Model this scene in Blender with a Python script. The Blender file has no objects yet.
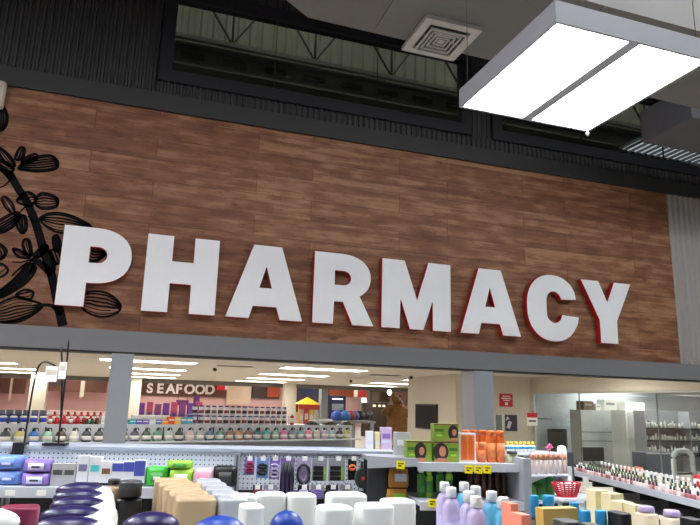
import bpy, bmesh, math, random
from mathutils import Vector, Matrix
random.seed(7)
scene = bpy.context.scene
COL = scene.collection
PI = math.pi

# ------------------------------------------------------------------ camera model (solved from the wall's vanishing points)
F = 628.0
UP = Vector((78, -2787, F)).normalized()
AX = Vector((1930, 197, F)).normalized()
AX = (AX - UP*AX.dot(UP)).normalized()
AY = UP.cross(AX)
if AY.z < 0: AY = -AY
EYE = Vector((0, 0, 1.65))
def ray(x, y):
    c = Vector((x-350, y-262.5, F))
    return Vector((AX.dot(c), AY.dot(c), UP.dot(c)))
def onY(x, y, Y):
    d = ray(x, y); return EYE + d*(Y/d.y)
def onX(x, y, X_):
    d = ray(x, y); return EYE + d*(X_/d.x)
def onZ(x, y, Z):
    d = ray(x, y); return EYE + d*((Z-1.65)/d.z)
def onP(x, y, p, n):
    d = ray(x, y); return EYE + d*((p-EYE).dot(n)/d.dot(n))

cam_d = bpy.data.cameras.new('camera'); cam = bpy.data.objects.new('camera', cam_d); COL.objects.link(cam)
M = Matrix(((AX.x, -AX.y, -AX.z), (AY.x, -AY.y, -AY.z), (UP.x, -UP.y, -UP.z)))
cam.matrix_world = Matrix.Translation(EYE) @ M.to_4x4()
cam_d.sensor_width = 36; cam_d.lens = F*36/700; cam_d.clip_start = .05; cam_d.clip_end = 200
scene.camera = cam

# ------------------------------------------------------------------ materials
MATS = {}
def mat(name, col, rough=.5, metal=0, var=.06, scale=9, bump=0, emit=0, spec=.5, trans=0, alpha=1):
    if name in MATS: return MATS[name]
    m = bpy.data.materials.new(name); m.use_nodes = True
    nt = m.node_tree; b = nt.nodes['Principled BSDF']
    col = [((c/255)/12.92 if c/255 <= .04045 else ((c/255+.055)/1.055)**2.4) for c in col]
    b.inputs['Roughness'].default_value = rough; b.inputs['Metallic'].default_value = metal
    b.inputs['Specular IOR Level'].default_value = spec
    b.inputs['Transmission Weight'].default_value = trans
    tc = nt.nodes.new('ShaderNodeTexCoord'); no = nt.nodes.new('ShaderNodeTexNoise')
    no.inputs['Scale'].default_value = scale; no.inputs['Detail'].default_value = 3
    nt.links.new(tc.outputs['Object'], no.inputs['Vector'])
    mr = nt.nodes.new('ShaderNodeMapRange'); mr.inputs['To Min'].default_value = 1-var*2; mr.inputs['To Max'].default_value = 1+var*2
    nt.links.new(no.outputs['Fac'], mr.inputs['Value'])
    vm = nt.nodes.new('ShaderNodeVectorMath'); vm.operation = 'SCALE'; vm.inputs[0].default_value = col
    nt.links.new(mr.outputs[0], vm.inputs['Scale']); nt.links.new(vm.outputs[0], b.inputs['Base Color'])
    if bump:
        bp = nt.nodes.new('ShaderNodeBump'); bp.inputs['Strength'].default_value = bump; bp.inputs['Distance'].default_value = .01
        nt.links.new(no.outputs['Fac'], bp.inputs['Height']); nt.links.new(bp.outputs[0], b.inputs['Normal'])
    if emit:
        b.inputs['Emission Color'].default_value = (*col, 1); b.inputs['Emission Strength'].default_value = emit
    MATS[name] = m; return m
def cmat(rgb, rough=.45, **k):
    return mat('plastic_%d_%d_%d_%d' % (*rgb, int(rough*100)), rgb, rough, **k)

def glass_mat(name, rough=.02, tint=(.9, .95, .95), ior=1.5):
    m = bpy.data.materials.new(name); m.use_nodes = True; nt = m.node_tree; nt.nodes.clear()
    o = nt.nodes.new('ShaderNodeOutputMaterial'); mx = nt.nodes.new('ShaderNodeMixShader'); fr = nt.nodes.new('ShaderNodeLayerWeight'); pw = nt.nodes.new('ShaderNodeMath'); pw.operation = 'POWER'; pw.inputs[1].default_value = 4; mr = nt.nodes.new('ShaderNodeMapRange'); mr.inputs['To Min'].default_value = .03*ior; mr.inputs['To Max'].default_value = .9
    nt.links.new(fr.outputs['Facing'], pw.inputs[0]); nt.links.new(pw.outputs[0], mr.inputs['Value'])
    t = nt.nodes.new('ShaderNodeBsdfTransparent'); g = nt.nodes.new('ShaderNodeBsdfGlossy')
    t.inputs[0].default_value = (*tint, 1); g.inputs['Roughness'].default_value = rough
    nt.links.new(mr.outputs[0], mx.inputs[0]); nt.links.new(t.outputs[0], mx.inputs[1]); nt.links.new(g.outputs[0], mx.inputs[2])
    nt.links.new(mx.outputs[0], o.inputs[0]); return m
def emit_mat(name, col, s):
    m = bpy.data.materials.new(name); m.use_nodes = True; nt = m.node_tree; nt.nodes.clear()
    o = nt.nodes.new('ShaderNodeOutputMaterial'); e = nt.nodes.new('ShaderNodeEmission')
    e.inputs[0].default_value = (*col, 1); e.inputs[1].default_value = s; nt.links.new(e.outputs[0], o.inputs[0]); return m

def wood_mat():
    m = bpy.data.materials.new('wood_planks'); m.use_nodes = True; nt = m.node_tree; b = nt.nodes['Principled BSDF']; N = nt.nodes.new; L = nt.links.new
    tc = N('ShaderNodeTexCoord'); sp = N('ShaderNodeSeparateXYZ'); L(tc.outputs['Object'], sp.inputs[0])
    cb = N('ShaderNodeCombineXYZ'); L(sp.outputs['X'], cb.inputs['X']); L(sp.outputs['Z'], cb.inputs['Y'])
    br = N('ShaderNodeTexBrick'); br.inputs['Scale'].default_value = 1; br.inputs['Brick Width'].default_value = 2.6; br.inputs['Row Height'].default_value = .36
    br.inputs['Mortar Size'].default_value = .005; br.inputs['Mortar Smooth'].default_value = .3; br.offset = .37; br.offset_frequency = 2
    br.inputs['Color1'].default_value = (.0, .0, .0, 1); br.inputs['Color2'].default_value = (1, 1, 1, 1); br.inputs['Mortar'].default_value = (.5, .5, .5, 1)
    L(cb.outputs[0], br.inputs['Vector'])
    # strips printed inside each plank
    br2 = N('ShaderNodeTexBrick'); br2.inputs['Scale'].default_value = 1; br2.inputs['Brick Width'].default_value = 3.3; br2.inputs['Row Height'].default_value = .12
    br2.inputs['Mortar Size'].default_value = 0.0; br2.offset = .41
    br2.inputs['Color1'].default_value = (0, 0, 0, 1); br2.inputs['Color2'].default_value = (1, 1, 1, 1); L(cb.outputs[0], br2.inputs['Vector'])
    mp = N('ShaderNodeMapping'); mp.inputs['Scale'].default_value = (.34, 7, 1); L(cb.outputs[0], mp.inputs[0])
    off = N('ShaderNodeVectorMath'); off.operation = 'MULTIPLY_ADD'; off.inputs[1].default_value = (7, 3, 5)
    L(br.outputs['Color'], off.inputs[0]); L(mp.outputs[0], off.inputs[2])
    n1 = N('ShaderNodeTexNoise'); n1.inputs['Scale'].default_value = 1.5; n1.inputs['Detail'].default_value = 7; n1.inputs['Roughness'].default_value = .65; n1.inputs['Distortion'].default_value = .6
    L(off.outputs[0], n1.inputs['Vector'])
    mp2 = N('ShaderNodeMapping'); mp2.inputs['Scale'].default_value = (.9, 3.2, 1); L(cb.outputs[0], mp2.inputs[0])
    n2 = N('ShaderNodeTexNoise'); n2.inputs['Scale'].default_value = 2.2; n2.inputs['Detail'].default_value = 3; L(mp2.outputs[0], n2.inputs['Vector'])
    a = N('ShaderNodeMath'); a.operation = 'MULTIPLY_ADD'; a.inputs[1].default_value = .09; L(br.outputs['Color'], a.inputs[0]); nn = N('ShaderNodeMath'); nn.operation = 'MULTIPLY_ADD'; nn.inputs[1].default_value = .62; nn.inputs[2].default_value = .19; L(n1.outputs['Fac'], nn.inputs[0]); L(nn.outputs[0], a.inputs[2])
    a2 = N('ShaderNodeMath'); a2.operation = 'MULTIPLY_ADD'; a2.inputs[1].default_value = .09; L(br2.outputs['Color'], a2.inputs[0]); L(a.outputs[0], a2.inputs[2])
    a3 = N('ShaderNodeMath'); a3.operation = 'MULTIPLY_ADD'; a3.inputs[1].default_value = .56; L(n2.outputs['Fac'], a3.inputs[0]); L(a2.outputs[0], a3.inputs[2])
    cr = N('ShaderNodeValToRGB'); L(a3.outputs[0], cr.inputs[0]); e = cr.color_ramp.elements
    e[0].position = .46; e[0].color = (.040, .018, .010, 1); e[1].position = 1.10; e[1].color = (.36, .19, .105, 1)
    x = e.new(.68); x.color = (.135, .056, .029, 1); x = e.new(.87); x.color = (.235, .105, .054, 1)
    # fine dark flecks along the grain
    mpf = N('ShaderNodeMapping'); mpf.inputs['Scale'].default_value = (5, 26, 1); L(cb.outputs[0], mpf.inputs[0])
    nf = N('ShaderNodeTexNoise'); nf.inputs['Scale'].default_value = 1.6; nf.inputs['Detail'].default_value = 4; L(mpf.outputs[0], nf.inputs['Vector'])
    fr_ = N('ShaderNodeMapRange'); fr_.inputs['From Min'].default_value = .60; fr_.inputs['From Max'].default_value = .72; fr_.inputs['To Min'].default_value = 1; fr_.inputs['To Max'].default_value = .42; L(nf.outputs['Fac'], fr_.inputs['Value'])
    # dark knots
    vo = N('ShaderNodeTexVoronoi'); vo.inputs['Scale'].default_value = 1.15; mp3 = N('ShaderNodeMapping'); mp3.inputs['Scale'].default_value = (.75, 2.0, 1)
    L(cb.outputs[0], mp3.inputs[0]); L(mp3.outputs[0], vo.inputs['Vector'])
    kr = N('ShaderNodeMapRange'); kr.inputs['From Min'].default_value = .02; kr.inputs['From Max'].default_value = .09; kr.inputs['To Min'].default_value = .45; kr.inputs['To Max'].default_value = 1
    L(vo.outputs['Distance'], kr.inputs['Value'])
    ms = N('ShaderNodeMapRange'); ms.inputs['To Min'].default_value = 1; ms.inputs['To Max'].default_value = .42; L(br.outputs['Fac'], ms.inputs['Value'])
    mm = N('ShaderNodeMath'); mm.operation = 'MULTIPLY'; L(kr.outputs[0], mm.inputs[0]); L(ms.outputs[0], mm.inputs[1])
    m2 = N('ShaderNodeMath'); m2.operation = 'MULTIPLY'; L(mm.outputs[0], m2.inputs[0]); L(fr_.outputs[0], m2.inputs[1]); mm = m2
    vs = N('ShaderNodeVectorMath'); vs.operation = 'SCALE'; L(cr.outputs[0], vs.inputs[0]); L(mm.outputs[0], vs.inputs['Scale'])
    L(vs.outputs[0], b.inputs['Base Color']); b.inputs['Roughness'].default_value = .55; b.inputs['Specular IOR Level'].default_value = .3
    return m
def pegboard_mat():
    m = bpy.data.materials.new('pegboard'); m.use_nodes = True; nt = m.node_tree; b = nt.nodes['Principled BSDF']; N = nt.nodes.new; L = nt.links.new
    tc = N('ShaderNodeTexCoord'); sp = N('ShaderNodeSeparateXYZ'); L(tc.outputs['Object'], sp.inputs[0]); outs = []
    for ax in ('X', 'Z'):
        d = N('ShaderNodeMath'); d.operation = 'MULTIPLY'; d.inputs[1].default_value = 1/.0254; L(sp.outputs[ax], d.inputs[0]); outs.append(d)
    def cell(dx):
        s = []
        for d in outs:
            a = N('ShaderNodeMath'); a.operation = 'ADD'; a.inputs[1].default_value = 200+dx; L(d.outputs[0], a.inputs[0])
            f = N('ShaderNodeMath'); f.operation = 'FRACT'; L(a.outputs[0], f.inputs[0])
            g = N('ShaderNodeMath'); g.operation = 'SUBTRACT'; g.inputs[1].default_value = .5; L(f.outputs[0], g.inputs[0])
            q = N('ShaderNodeMath'); q.operation = 'POWER'; q.inputs[1].default_value = 2; L(g.outputs[0], q.inputs[0]); s.append(q)
        a = N('ShaderNodeMath'); a.operation = 'ADD'; L(s[0].outputs[0], a.inputs[0]); L(s[1].outputs[0], a.inputs[1]); return a
    c = cell(0)
    lt = N('ShaderNodeMath'); lt.operation = 'LESS_THAN'; lt.inputs[1].default_value = .032; L(c.outputs[0], lt.inputs[0])
    mx = N('ShaderNodeMix'); mx.data_type = 'RGBA'; mx.inputs[6].default_value = (.56, .60, .66, 1); mx.inputs[7].default_value = (.06, .07, .09, 1)
    L(lt.outputs[0], mx.inputs[0]); L(mx.outputs[2], b.inputs['Base Color']); b.inputs['Roughness'].default_value = .5
    return m
WOOD = wood_mat(); PEG = pegboard_mat()
GREYP = mat('grey_paint', (122, 124, 127), .6, var=.02); POST = mat('grey_post_paint', (150, 156, 162), .55, var=.02)
DARKTRIM = mat('dark_trim', (50, 51, 52), .6, var=.03); CORR = mat('dark_corrugated', (56, 57, 58), .5, .2, var=.08, scale=2)
CORRL = mat('light_corrugated', (160, 157, 152), .5, .1, var=.03); BLACKF = mat('black_frame', (24, 25, 31), .5)
CREAM = mat('cream_wall', (205, 198, 182), .8, var=.02); CEILW = mat('ceiling_tile', (222, 216, 206), .9, var=.03, scale=3)
SOFF = mat('grey_soffit', (120, 118, 115), .8); DUCT = mat('duct_paint', (100, 98, 95), .7, var=.04, scale=2); DECK = mat('dark_deck', (70, 72, 76), .8)
SHELF = mat('shelf_white', (190, 196, 204), .45, var=.02); SHELFG = mat('shelf_grey', (150, 155, 162), .5, var=.03)
WHITE = mat('white_plastic', (222, 222, 220), .35, var=.02); BLACK = mat('black_plastic', (22, 22, 24), .4)
CHROME = mat('chrome', (190, 190, 190), .25, 1, var=.02); FLOORM = mat('vinyl_floor', (180, 172, 160), .35, var=.08, scale=2)
LETW = mat('letter_white', (242, 245, 248), .45, var=.01); LETR = mat('letter_red', (190, 12, 34), .4, var=.03)
INK = mat('mural_ink', (20, 20, 23), .9, var=.1, spec=.1); YEL = mat('price_yellow', (250, 232, 20), .5, var=.02); PAPER = mat('paper_white', (240, 240, 236), .7, var=.02)
MAUVE = mat('mauve_wall', (226, 184, 180), .8, var=.06, scale=1); BRWN = mat('brown_board', (96, 58, 44), .6, var=.15, scale=4)
GLASS = glass_mat('clear_glass', tint=(.86, .90, .90)); WGLASS = glass_mat('window_glass', tint=(.8, .84, .82), ior=1.7)
VFILL = emit_mat('void_fill_lamp', (1, .97, .9), 85); LAMP = emit_mat('lamp_panel', (.93, .96, 1), 22); STRIP = emit_mat('strip_lamp', (1, .95, .88), 7)

# ------------------------------------------------------------------ mesh helpers
class MB:
    def __init__(s): s.bm = bmesh.new(); s.mats = []
    def mi(s, m):
        if m not in s.mats: s.mats.append(m)
        return s.mats.index(m)
    def box(s, x0, x1, y0, y1, z0, z1, m=None, bevel=0):
        i = s.mi(m) if m else 0
        vs = [s.bm.verts.new(p) for p in [(x0,y0,z0),(x1,y0,z0),(x1,y1,z0),(x0,y1,z0),(x0,y0,z1),(x1,y0,z1),(x1,y1,z1),(x0,y1,z1)]]
        fs = [s.bm.faces.new([vs[k] for k in q]) for q in [(3,2,1,0),(4,5,6,7),(0,1,5,4),(1,2,6,5),(2,3,7,6),(3,0,4,7)]]
        for f in fs: f.material_index = i
        if bevel:
            ed = {e for f in fs for e in f.edges}
            r = bmesh.ops.bevel(s.bm, geom=list(ed), offset=bevel, segments=2, affect='EDGES', profile=.6)
            for f in r['faces']: f.material_index = i
        return s
    def loft(s, secs, n=20, m=None, p=2.0, cx=0, cy=0, smooth=True):
        """secs: (z, halfwidth x, halfdepth y[, power[, dx, dy]]) superellipse sections"""
        i = s.mi(m) if m else 0; rings = []
        for q in secs:
            z, a, b = q[:3]; pw = q[3] if len(q) > 3 else p; dx = q[4] if len(q) > 4 else 0; dy = q[5] if len(q) > 5 else 0
            r = []
            for k in range(n):
                t = 2*PI*(k+.5)/n; c, sn = math.cos(t), math.sin(t)
                r.append(s.bm.verts.new((cx+dx+a*math.copysign(abs(c)**(2/pw), c), cy+dy+b*math.copysign(abs(sn)**(2/pw), sn), z)))
            rings.append(r)
        for a, b in zip(rings, rings[1:]):
            for k in range(n):
                f = s.bm.faces.new((a[k], a[(k+1)%n], b[(k+1)%n], b[k])); f.material_index = i; f.smooth = smooth
        f = s.bm.faces.new(rings[0][::-1]); f.material_index = i
        f = s.bm.faces.new(rings[-1]); f.material_index = i
        return s
    def tube(s, pts, r, n=6, m=None):
        i = s.mi(m) if m else 0; pts = [Vector(p) for p in pts]; rings = []
        for k, p in enumerate(pts):
            t = (pts[min(k+1, len(pts)-1)]-pts[max(k-1, 0)]).normalized()
            a = t.cross(Vector((0,0,1)));  a = a if a.length > .1 else t.cross(Vector((1,0,0)))
            a.normalize(); b = t.cross(a)
            rings.append([s.bm.verts.new(p+a*r*math.cos(2*PI*j/n)+b*r*math.sin(2*PI*j/n)) for j in range(n)])
        for a, b in zip(rings, rings[1:]):
            for k in range(n):
                f = s.bm.faces.new((a[k], a[(k+1)%n], b[(k+1)%n], b[k])); f.material_index = i; f.smooth = True
        s.bm.faces.new(rings[0][::-1]).material_index = i; s.bm.faces.new(rings[-1]).material_index = i
        return s
    def prism_xz(s, poly, y0, y1, m=None, sidem=None):
        """polygon in x,z extruded from y0 (front) to y1; n-gon filled with triangles"""
        i = s.mi(m) if m else 0; j = s.mi(sidem) if sidem else i
        A = [s.bm.verts.new((x, y0, z)) for x, z in poly]; B = [s.bm.verts.new((x, y1, z)) for x, z in poly]; n = len(poly)
        for k in range(n):
            s.bm.faces.new((A[k], A[(k+1)%n], B[(k+1)%n], B[k])).material_index = j
        fa = s.bm.faces.new(A); fb = s.bm.faces.new(B[::-1]); fa.material_index = i; fb.material_index = i
        bmesh.ops.triangulate(s.bm, faces=[fa, fb]); return s
    def xf(s, mat4): bmesh.ops.transform(s.bm, matrix=mat4, verts=s.bm.verts[:]); return s
    def mesh(s, name, m=None):
        bmesh.ops.recalc_face_normals(s.bm, faces=s.bm.faces[:])
        me = bpy.data.meshes.new(name); s.bm.to_mesh(me); s.bm.free()
        for k in (s.mats or [m]): me.materials.append(k)
        return me
    def obj(s, name, m=None, parent=None):
        return link(name, s.mesh(name, m), parent)
def link(name, me, parent=None):
    o = bpy.data.objects.new(name, me); COL.objects.link(o)
    if parent: o.parent = parent
    return o
def tag(o, label, cat, group=None, kind=None):
    o['label'] = label; o['category'] = cat
    if group: o['group'] = group
    if kind: o['kind'] = kind
    return o
def struct(o): o['kind'] = 'structure'; return o
def thing(name, label, cat, loc=(0,0,0), rz=0, group=None):
    o = bpy.data.objects.new(name, None); COL.objects.link(o); o.empty_display_size = .05
    o.location = loc; o.rotation_euler = (0, 0, rz); return tag(o, label, cat, group)
def sbox(name, x0, x1, y0, y1, z0, z1, m): return struct(MB().box(x0,x1,y0,y1,z0,z1).obj(name, m))
ONES = 'leftmost second third fourth fifth sixth seventh eighth ninth tenth eleventh twelfth thirteenth fourteenth fifteenth sixteenth seventeenth eighteenth nineteenth twentieth'.split()
TENS = ['', '', 'twenty', 'thirty', 'forty', 'fifty']
def ordn(k):
    if k < 20: return ONES[k]
    t, u = divmod(k+1, 10)
    return (TENS[t]+'-'+('first' if u == 1 else ONES[u-1])) if u else {3: 'thirtieth', 4: 'fortieth', 5: 'fiftieth'}[t]
def frt(k, n): return 'front' if k == 0 else ('rearmost' if k == n-1 else ['', 'second', 'third', 'fourth', 'fifth', 'sixth', 'seventh'][k])

# ------------------------------------------------------------------ SETTING
D = 10.0
sbox('floor', -9, 34, -5, 47, -.1, 0, FLOORM)
sbox('wall_rear', -9, 34, -5.2, -5, 0, 9.8, DECK)
sbox('wall_left', -9.2, -9, -5.2, 47, 0, 9.8, MAUVE)
sbox('wall_right', 34, 34.2, -5.2, 47, 0, 9.8, CREAM)
sbox('ceiling', -9, 34, -5, 10.3, 9.7, 9.9, DECK)
# high feature wall: grey fascia beam, wood cladding, dark trim, corrugated metal
sbox('trim_1', -9, 16, D-.06, D+.35, 2.31, 2.62, GREYP)
m = MB(); m.box(-9, 16, D-.03, D+.30, 2.285, 2.31); struct(m.obj('trim_shadow_line', DARKTRIM))  # dark strip put in for the shadow line under the fascia
wf = MB().box(-9, 10.43, D, D+.3, 2.62, 6.23).obj('wall_front', WOOD); struct(wf)
sbox('trim_3', -9, 16, D-.06, D+.3, 6.23, 6.53, DARKTRIM)
def corrugated(name, x0, x1, z0, z1, y, pitch, depth, m):
    b = MB(); poly = []; x = x0
    while x < x1-1e-6:
        for fx, fy in ((0, 0), (.35, 0), (.5, 1), (.85, 1)):
            if x+fx*pitch <= x1: poly.append((x+fx*pitch, y-fy*depth))
        x += pitch
    poly.append((x1, y))
    A = [b.bm.verts.new((px, py, z0)) for px, py in poly]; B = [b.bm.verts.new((px, py, z1)) for px, py in poly]
    for k in range(len(poly)-1): b.bm.faces.new((A[k], A[k+1], B[k+1], B[k]))
    b.box(x0, x1, y+.002, y+.05, z0, z1)
    return struct(b.obj(name, m))
corrugated('wall_front_corrugated_right', 10.44, 16, 2.62, 6.23, D+.02, .15, .03, CORRL)
sbox('wall_front_backing_right', 10.43, 16, D+.08, D+.3, 2.62, 6.23, DECK)
Z0, Z1 = 6.75, 8.52
WINS = ((-.10, 5.70), (6.16, 12.6))
for i, (a, b_, z0, z1) in enumerate(((-9, -.10, 6.53, 9.7), (-.10, 16, 6.53, Z0), (5.70, 6.16, Z0, Z1), (12.6, 16, Z0, Z1), (-.10, 16, Z1, 9.7))):
    corrugated('wall_front_corrugated_%d' % (i+1), a, b_, z0, z1, D, .105, .03, CORR)
for i, (a, b_) in enumerate(WINS):
    w = struct(bpy.data.objects.new('window_%d' % (i+1), None)); COL.objects.link(w); w.location = (a, D, Z0)
    f = MB(); t = .21; W = b_-a; H = Z1-Z0
    f.box(0, W, -.09, .12, 0, t).box(0, W, -.09, .12, H-t, H).box(0, t, -.09, .12, t, H-t).box(W-t, W, -.09, .12, t, H-t)
    f.obj('window_frame', BLACKF, w)
    MB().box(t, W-t, .0, .012, t, H-t).obj('glass_pane', WGLASS, w)
    mu = MB()
    for k in range(1, 3): mu.box(W*k/3-.006, W*k/3+.006, -.012, .02, t, H-t)
    mu.obj('glazing_joint', BLACKF, w)
# roof void seen through the windows
VOID = mat('void_deck', (150, 148, 132), .8, var=.12, scale=1.5); STEEL = mat('joist_steel', (70, 68, 62), .6); BEAMP = mat('beam_paint', (120, 118, 108), .6)
corrugated('wall_far_void', -6, 20, 2.9, 13.4, 14.2, .3, .06, VOID)
sbox('ceiling_void', -6, 20, D+.31, 14.4, 13.4, 13.6, DECK)
sbox('ceiling_void_floor', -6, 20, D+.36, 14.4, 2.75, 2.9, DECK)
sbox('wall_void_front', -6, 20, D+.31, D+.4, 9.71, 13.39, DECK)
YJ = 12.5
def wz(x, y, Y=YJ): p = onY(x, y, Y); return p.x, p.z
xa_, za_ = wz(232, 46); xb_, zb_ = wz(315, 62)
t = thing('roof_joist', 'open web steel roof joist with V shaped bars behind the upper windows', 'roof joist', (xa_, YJ, za_)); pit = xb_-xa_
MB().box(-6, 13, -.05, .05, -.05, .05).obj('chord', BEAMP, t); MB().box(-6, 13, -.05, .05, 1.25, 1.35).obj('chord', STEEL, t)
for k in range(-3, 8):
    x = k*pit
    if x < -5 or x > 12: continue
    MB().tube([(x-pit*.42, 0, 1.26), (x, 0, .04), (x+pit*.42, 0, 1.26)], .035).obj('web_bar', STEEL, t); MB().tube([(x, 0, .04), (x, 0, 1.26)], .028).obj('web_post', STEEL, t)
t = thing('roof_beam', 'pale deep steel beam running behind the upper windows', 'beam', (xa_, YJ+.2, za_))
b = MB(); b.box(-6, 13, -.16, .16, -.12, -.08).box(-6, 13, -.16, .16, -.62, -.58).box(-6, 13, -.02, .02, -.58, -.12); b.obj('i_section', BEAMP, t)
for k in range(-3, 11): MB().box(k*.9-.15, k*.9+.35, -.10, -.021, -.38, -.28).obj('stiffener', STEEL, t)
t = thing('roof_joist', 'lower steel joist with inverted V bars behind the upper windows', 'roof joist', (xa_, YJ+.5, za_-.62))
MB().box(-6, 13, -.05, .05, -1.5, -1.4).obj('chord', STEEL, t)
for k in range(-3, 8):
    x = (k+.42)*pit
    if x < -5 or x > 12: continue
    MB().tube([(x-pit*.42, 0, -1.41), (x, 0, .0), (x+pit*.42, 0, -1.41)], .035).obj('web_bar', STEEL, t)
# high dark duct and overhead services on the shop side
t = thing('air_duct', 'large grey box duct hanging above the ceiling diffuser', 'air duct', (0, 0, 0))
b = MB(); poly = [(1.30, 5.45), (7.6, 5.55), (7.6, 4.25), (.65, 4.25), (.75, 5.05)]
A = [b.bm.verts.new((x, y, 5.4)) for x, y in poly]; B = [b.bm.verts.new((x, y, 5.8)) for x, y in poly]
b.bm.faces.new(A[::-1]); b.bm.faces.new(B)
for k in range(5): b.bm.faces.new((A[k], A[(k+1)%5], B[(k+1)%5], B[k]))
b.obj('duct_body', DUCT, t)
for x in (2.0, 3.9, 5.6): MB().box(x-.012, x+.012, 4.26, 5.44, 5.388, 5.399).obj('seam', mat('duct_seam', (105, 103, 100), .7), t)
for x in (1.9, 4.4, 7.0):
    for y in (4.4, 5.2): MB().tube([(x, y, 5.8), (x, y, 9.7)], .012).obj('hanger_rod', STEEL, t)
t = thing('air_duct', 'dark overhead duct at the right, behind the hanging light', 'air duct', (0, 0, 0))
MB().box(8.2, 16, 7.2, 8.3, 6.35, 6.95, bevel=.03).obj('duct_body', mat('duct_dark', (88, 91, 96), .7), t)
for x in (8.6, 10.6, 12.6): MB().tube([(x, 7.7, 6.94), (x, 7.7, 9.7)], .015).obj('hanger_rod', STEEL, t)
# diffuser
t = thing('air_diffuser', 'square louvred ceiling air diffuser under the grey duct', 'air vent', (2.68, 5.27, 5.40))
b = MB(); DIFW = mat('diffuser_metal', (168, 166, 160), .5)
for k, (r0, r1, z) in enumerate(((.31, .225, -.05), )):
    b.box(-r0, r0, -r0, -r1, z, -.005).box(-r0, r0, r1, r0, z, -.005).box(-r0, -r1, -r1, r1, z, -.005).box(r1, r0, -r1, r1, z, -.005)
b.obj('frame', DIFW, t)
MB().box(-.224, .224, -.224, .224, -.012, -.004).obj('throat', BLACK, t)
for r in (.205, .16, .115, .07):
    b = MB(); zz = -.085+(.205-r)*.15; w = .016
    b.box(-r, r, -r, -r+w, zz, zz+.02).box(-r, r, r-w, r, zz, zz+.02).box(-r, -r+w, -r+w, r-w, zz, zz+.02).box(r-w, r, -r+w, r-w, zz, zz+.02)
    for sx in (-1, 1): b.box(sx*(r-.016)-.004, sx*(r-.016)+.004, -.004, .004, zz+.015, -.008)
    b.obj('louvre', DIFW, t)
MB().box(-.035, .035, -.035, .035, -.062, -.006).obj('core', DIFW, t)

# ------------------------------------------------------------------ lamps
FIXM = mat('fixture_grey', (128, 130, 136), .5, var=.01)
def fixture(x, y, label, z=3.95):
    t = thing('hanging_light', label, 'light fixture', (x, y, z), 0, 'square hanging fluorescent lights')
    w = .61; h = .15; b = MB()
    b.box(-w, w, -w, -w+.02, 0, h).box(-w, w, w-.02, w, 0, h).box(-w, -w+.02, -w+.02, w-.02, 0, h).box(w-.02, w, -w+.02, w-.02, 0, h).box(-w+.02, w-.02, -w+.02, w-.02, h-.02, h)
    b.box(-.042, .042, -w+.02, w-.02, .002, h-.02)
    b.obj('housing', FIXM, t)
    for s in (-1, 1):
        x0, x1 = (.043, w-.021) if s > 0 else (-w+.021, -.043)
        MB().box(x0, x1, -w+.021, w-.021, .015, .03).obj('diffuser_panel', LAMP, t)
    b = MB()
    for sx in (-1, 1):
        for sy in (-1, 1): b.tube([(sx*(w-.05), sy*(w-.05), h-.01), (sx*(w-.05), sy*(w-.05), 9.7-z)], .003, 5)
    b.obj('suspension_wire', STEEL, t)
    return t
fx = fixture(2.83, 3.445, 'large square hanging fluorescent light with two glowing panels')
b = MB(); b.tube([(.58, .58, .0), (.58, .58, -.025)], .006); b.loft([(-.05, .012, .012), (-.03, .02, .02), (-.022, .012, .012)], 10, cx=.58, cy=.58); b.obj('sensor', CHROME, fx)
fixture(-2.2, 3.4, 'square hanging fluorescent light just outside the left edge of the picture')  # unseen copy of the fixture, added to light foreground and wall
k = 0
for y in (2.4, -.6):  # unseen high fixtures added to brighten the wood wall and letters
    for x in (-6.8, -4.0, 0, 4.6, 6.6, 10.3, 13.2):
        fixture(x, y, 'high square fluorescent light above and outside the picture, %s of the %s row' % (ONES[k % 7], ('front', 'rear')[k//7]), 8.0); k += 1
for k, x in enumerate((-2, 3, 8, 13)):  # unseen strips added to brighten the roof void
    t = thing('void_fill_light', 'strip light in the roof void behind the upper windows, %s' % ONES[k], 'light fixture', (x, 11.2, 12.9)); MB().tube([(0, 0, .06), (0, 0, .5)], .02).obj('hanger_rod', STEEL, t); MB().box(-.6, .6, -.08, .08, .012, .06).obj('housing', FIXM, t); MB().box(-.58, .58, -.06, .06, 0, .011).obj('lamp', VFILL, t)
# added louvred fixture standing in for a light reflected in the right hand upper window
t = thing('louvred_reflection', 'dim louvred light behind the right hand upper window', 'light fixture', (11.9, 11.3, 7.9))
MB().box(-1.1, 1.6, -.35, .35, .06, .12).obj('housing', FIXM, t); MB().box(-1.05, 1.55, -.3, .3, .045, .059).obj('lamp', emit_mat('reflection_glow', (.9, .92, 1), .35), t)
b = MB()
for k in range(14): b.box(-1.05+k*.2, -1.04+k*.2, -.33, .33, -.02, .045)
b.obj('louvre', FIXM, t); MB().tube([(0, 0, .11), (0, 0, 5.3)], .01).obj('hanger_rod', STEEL, t)

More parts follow.
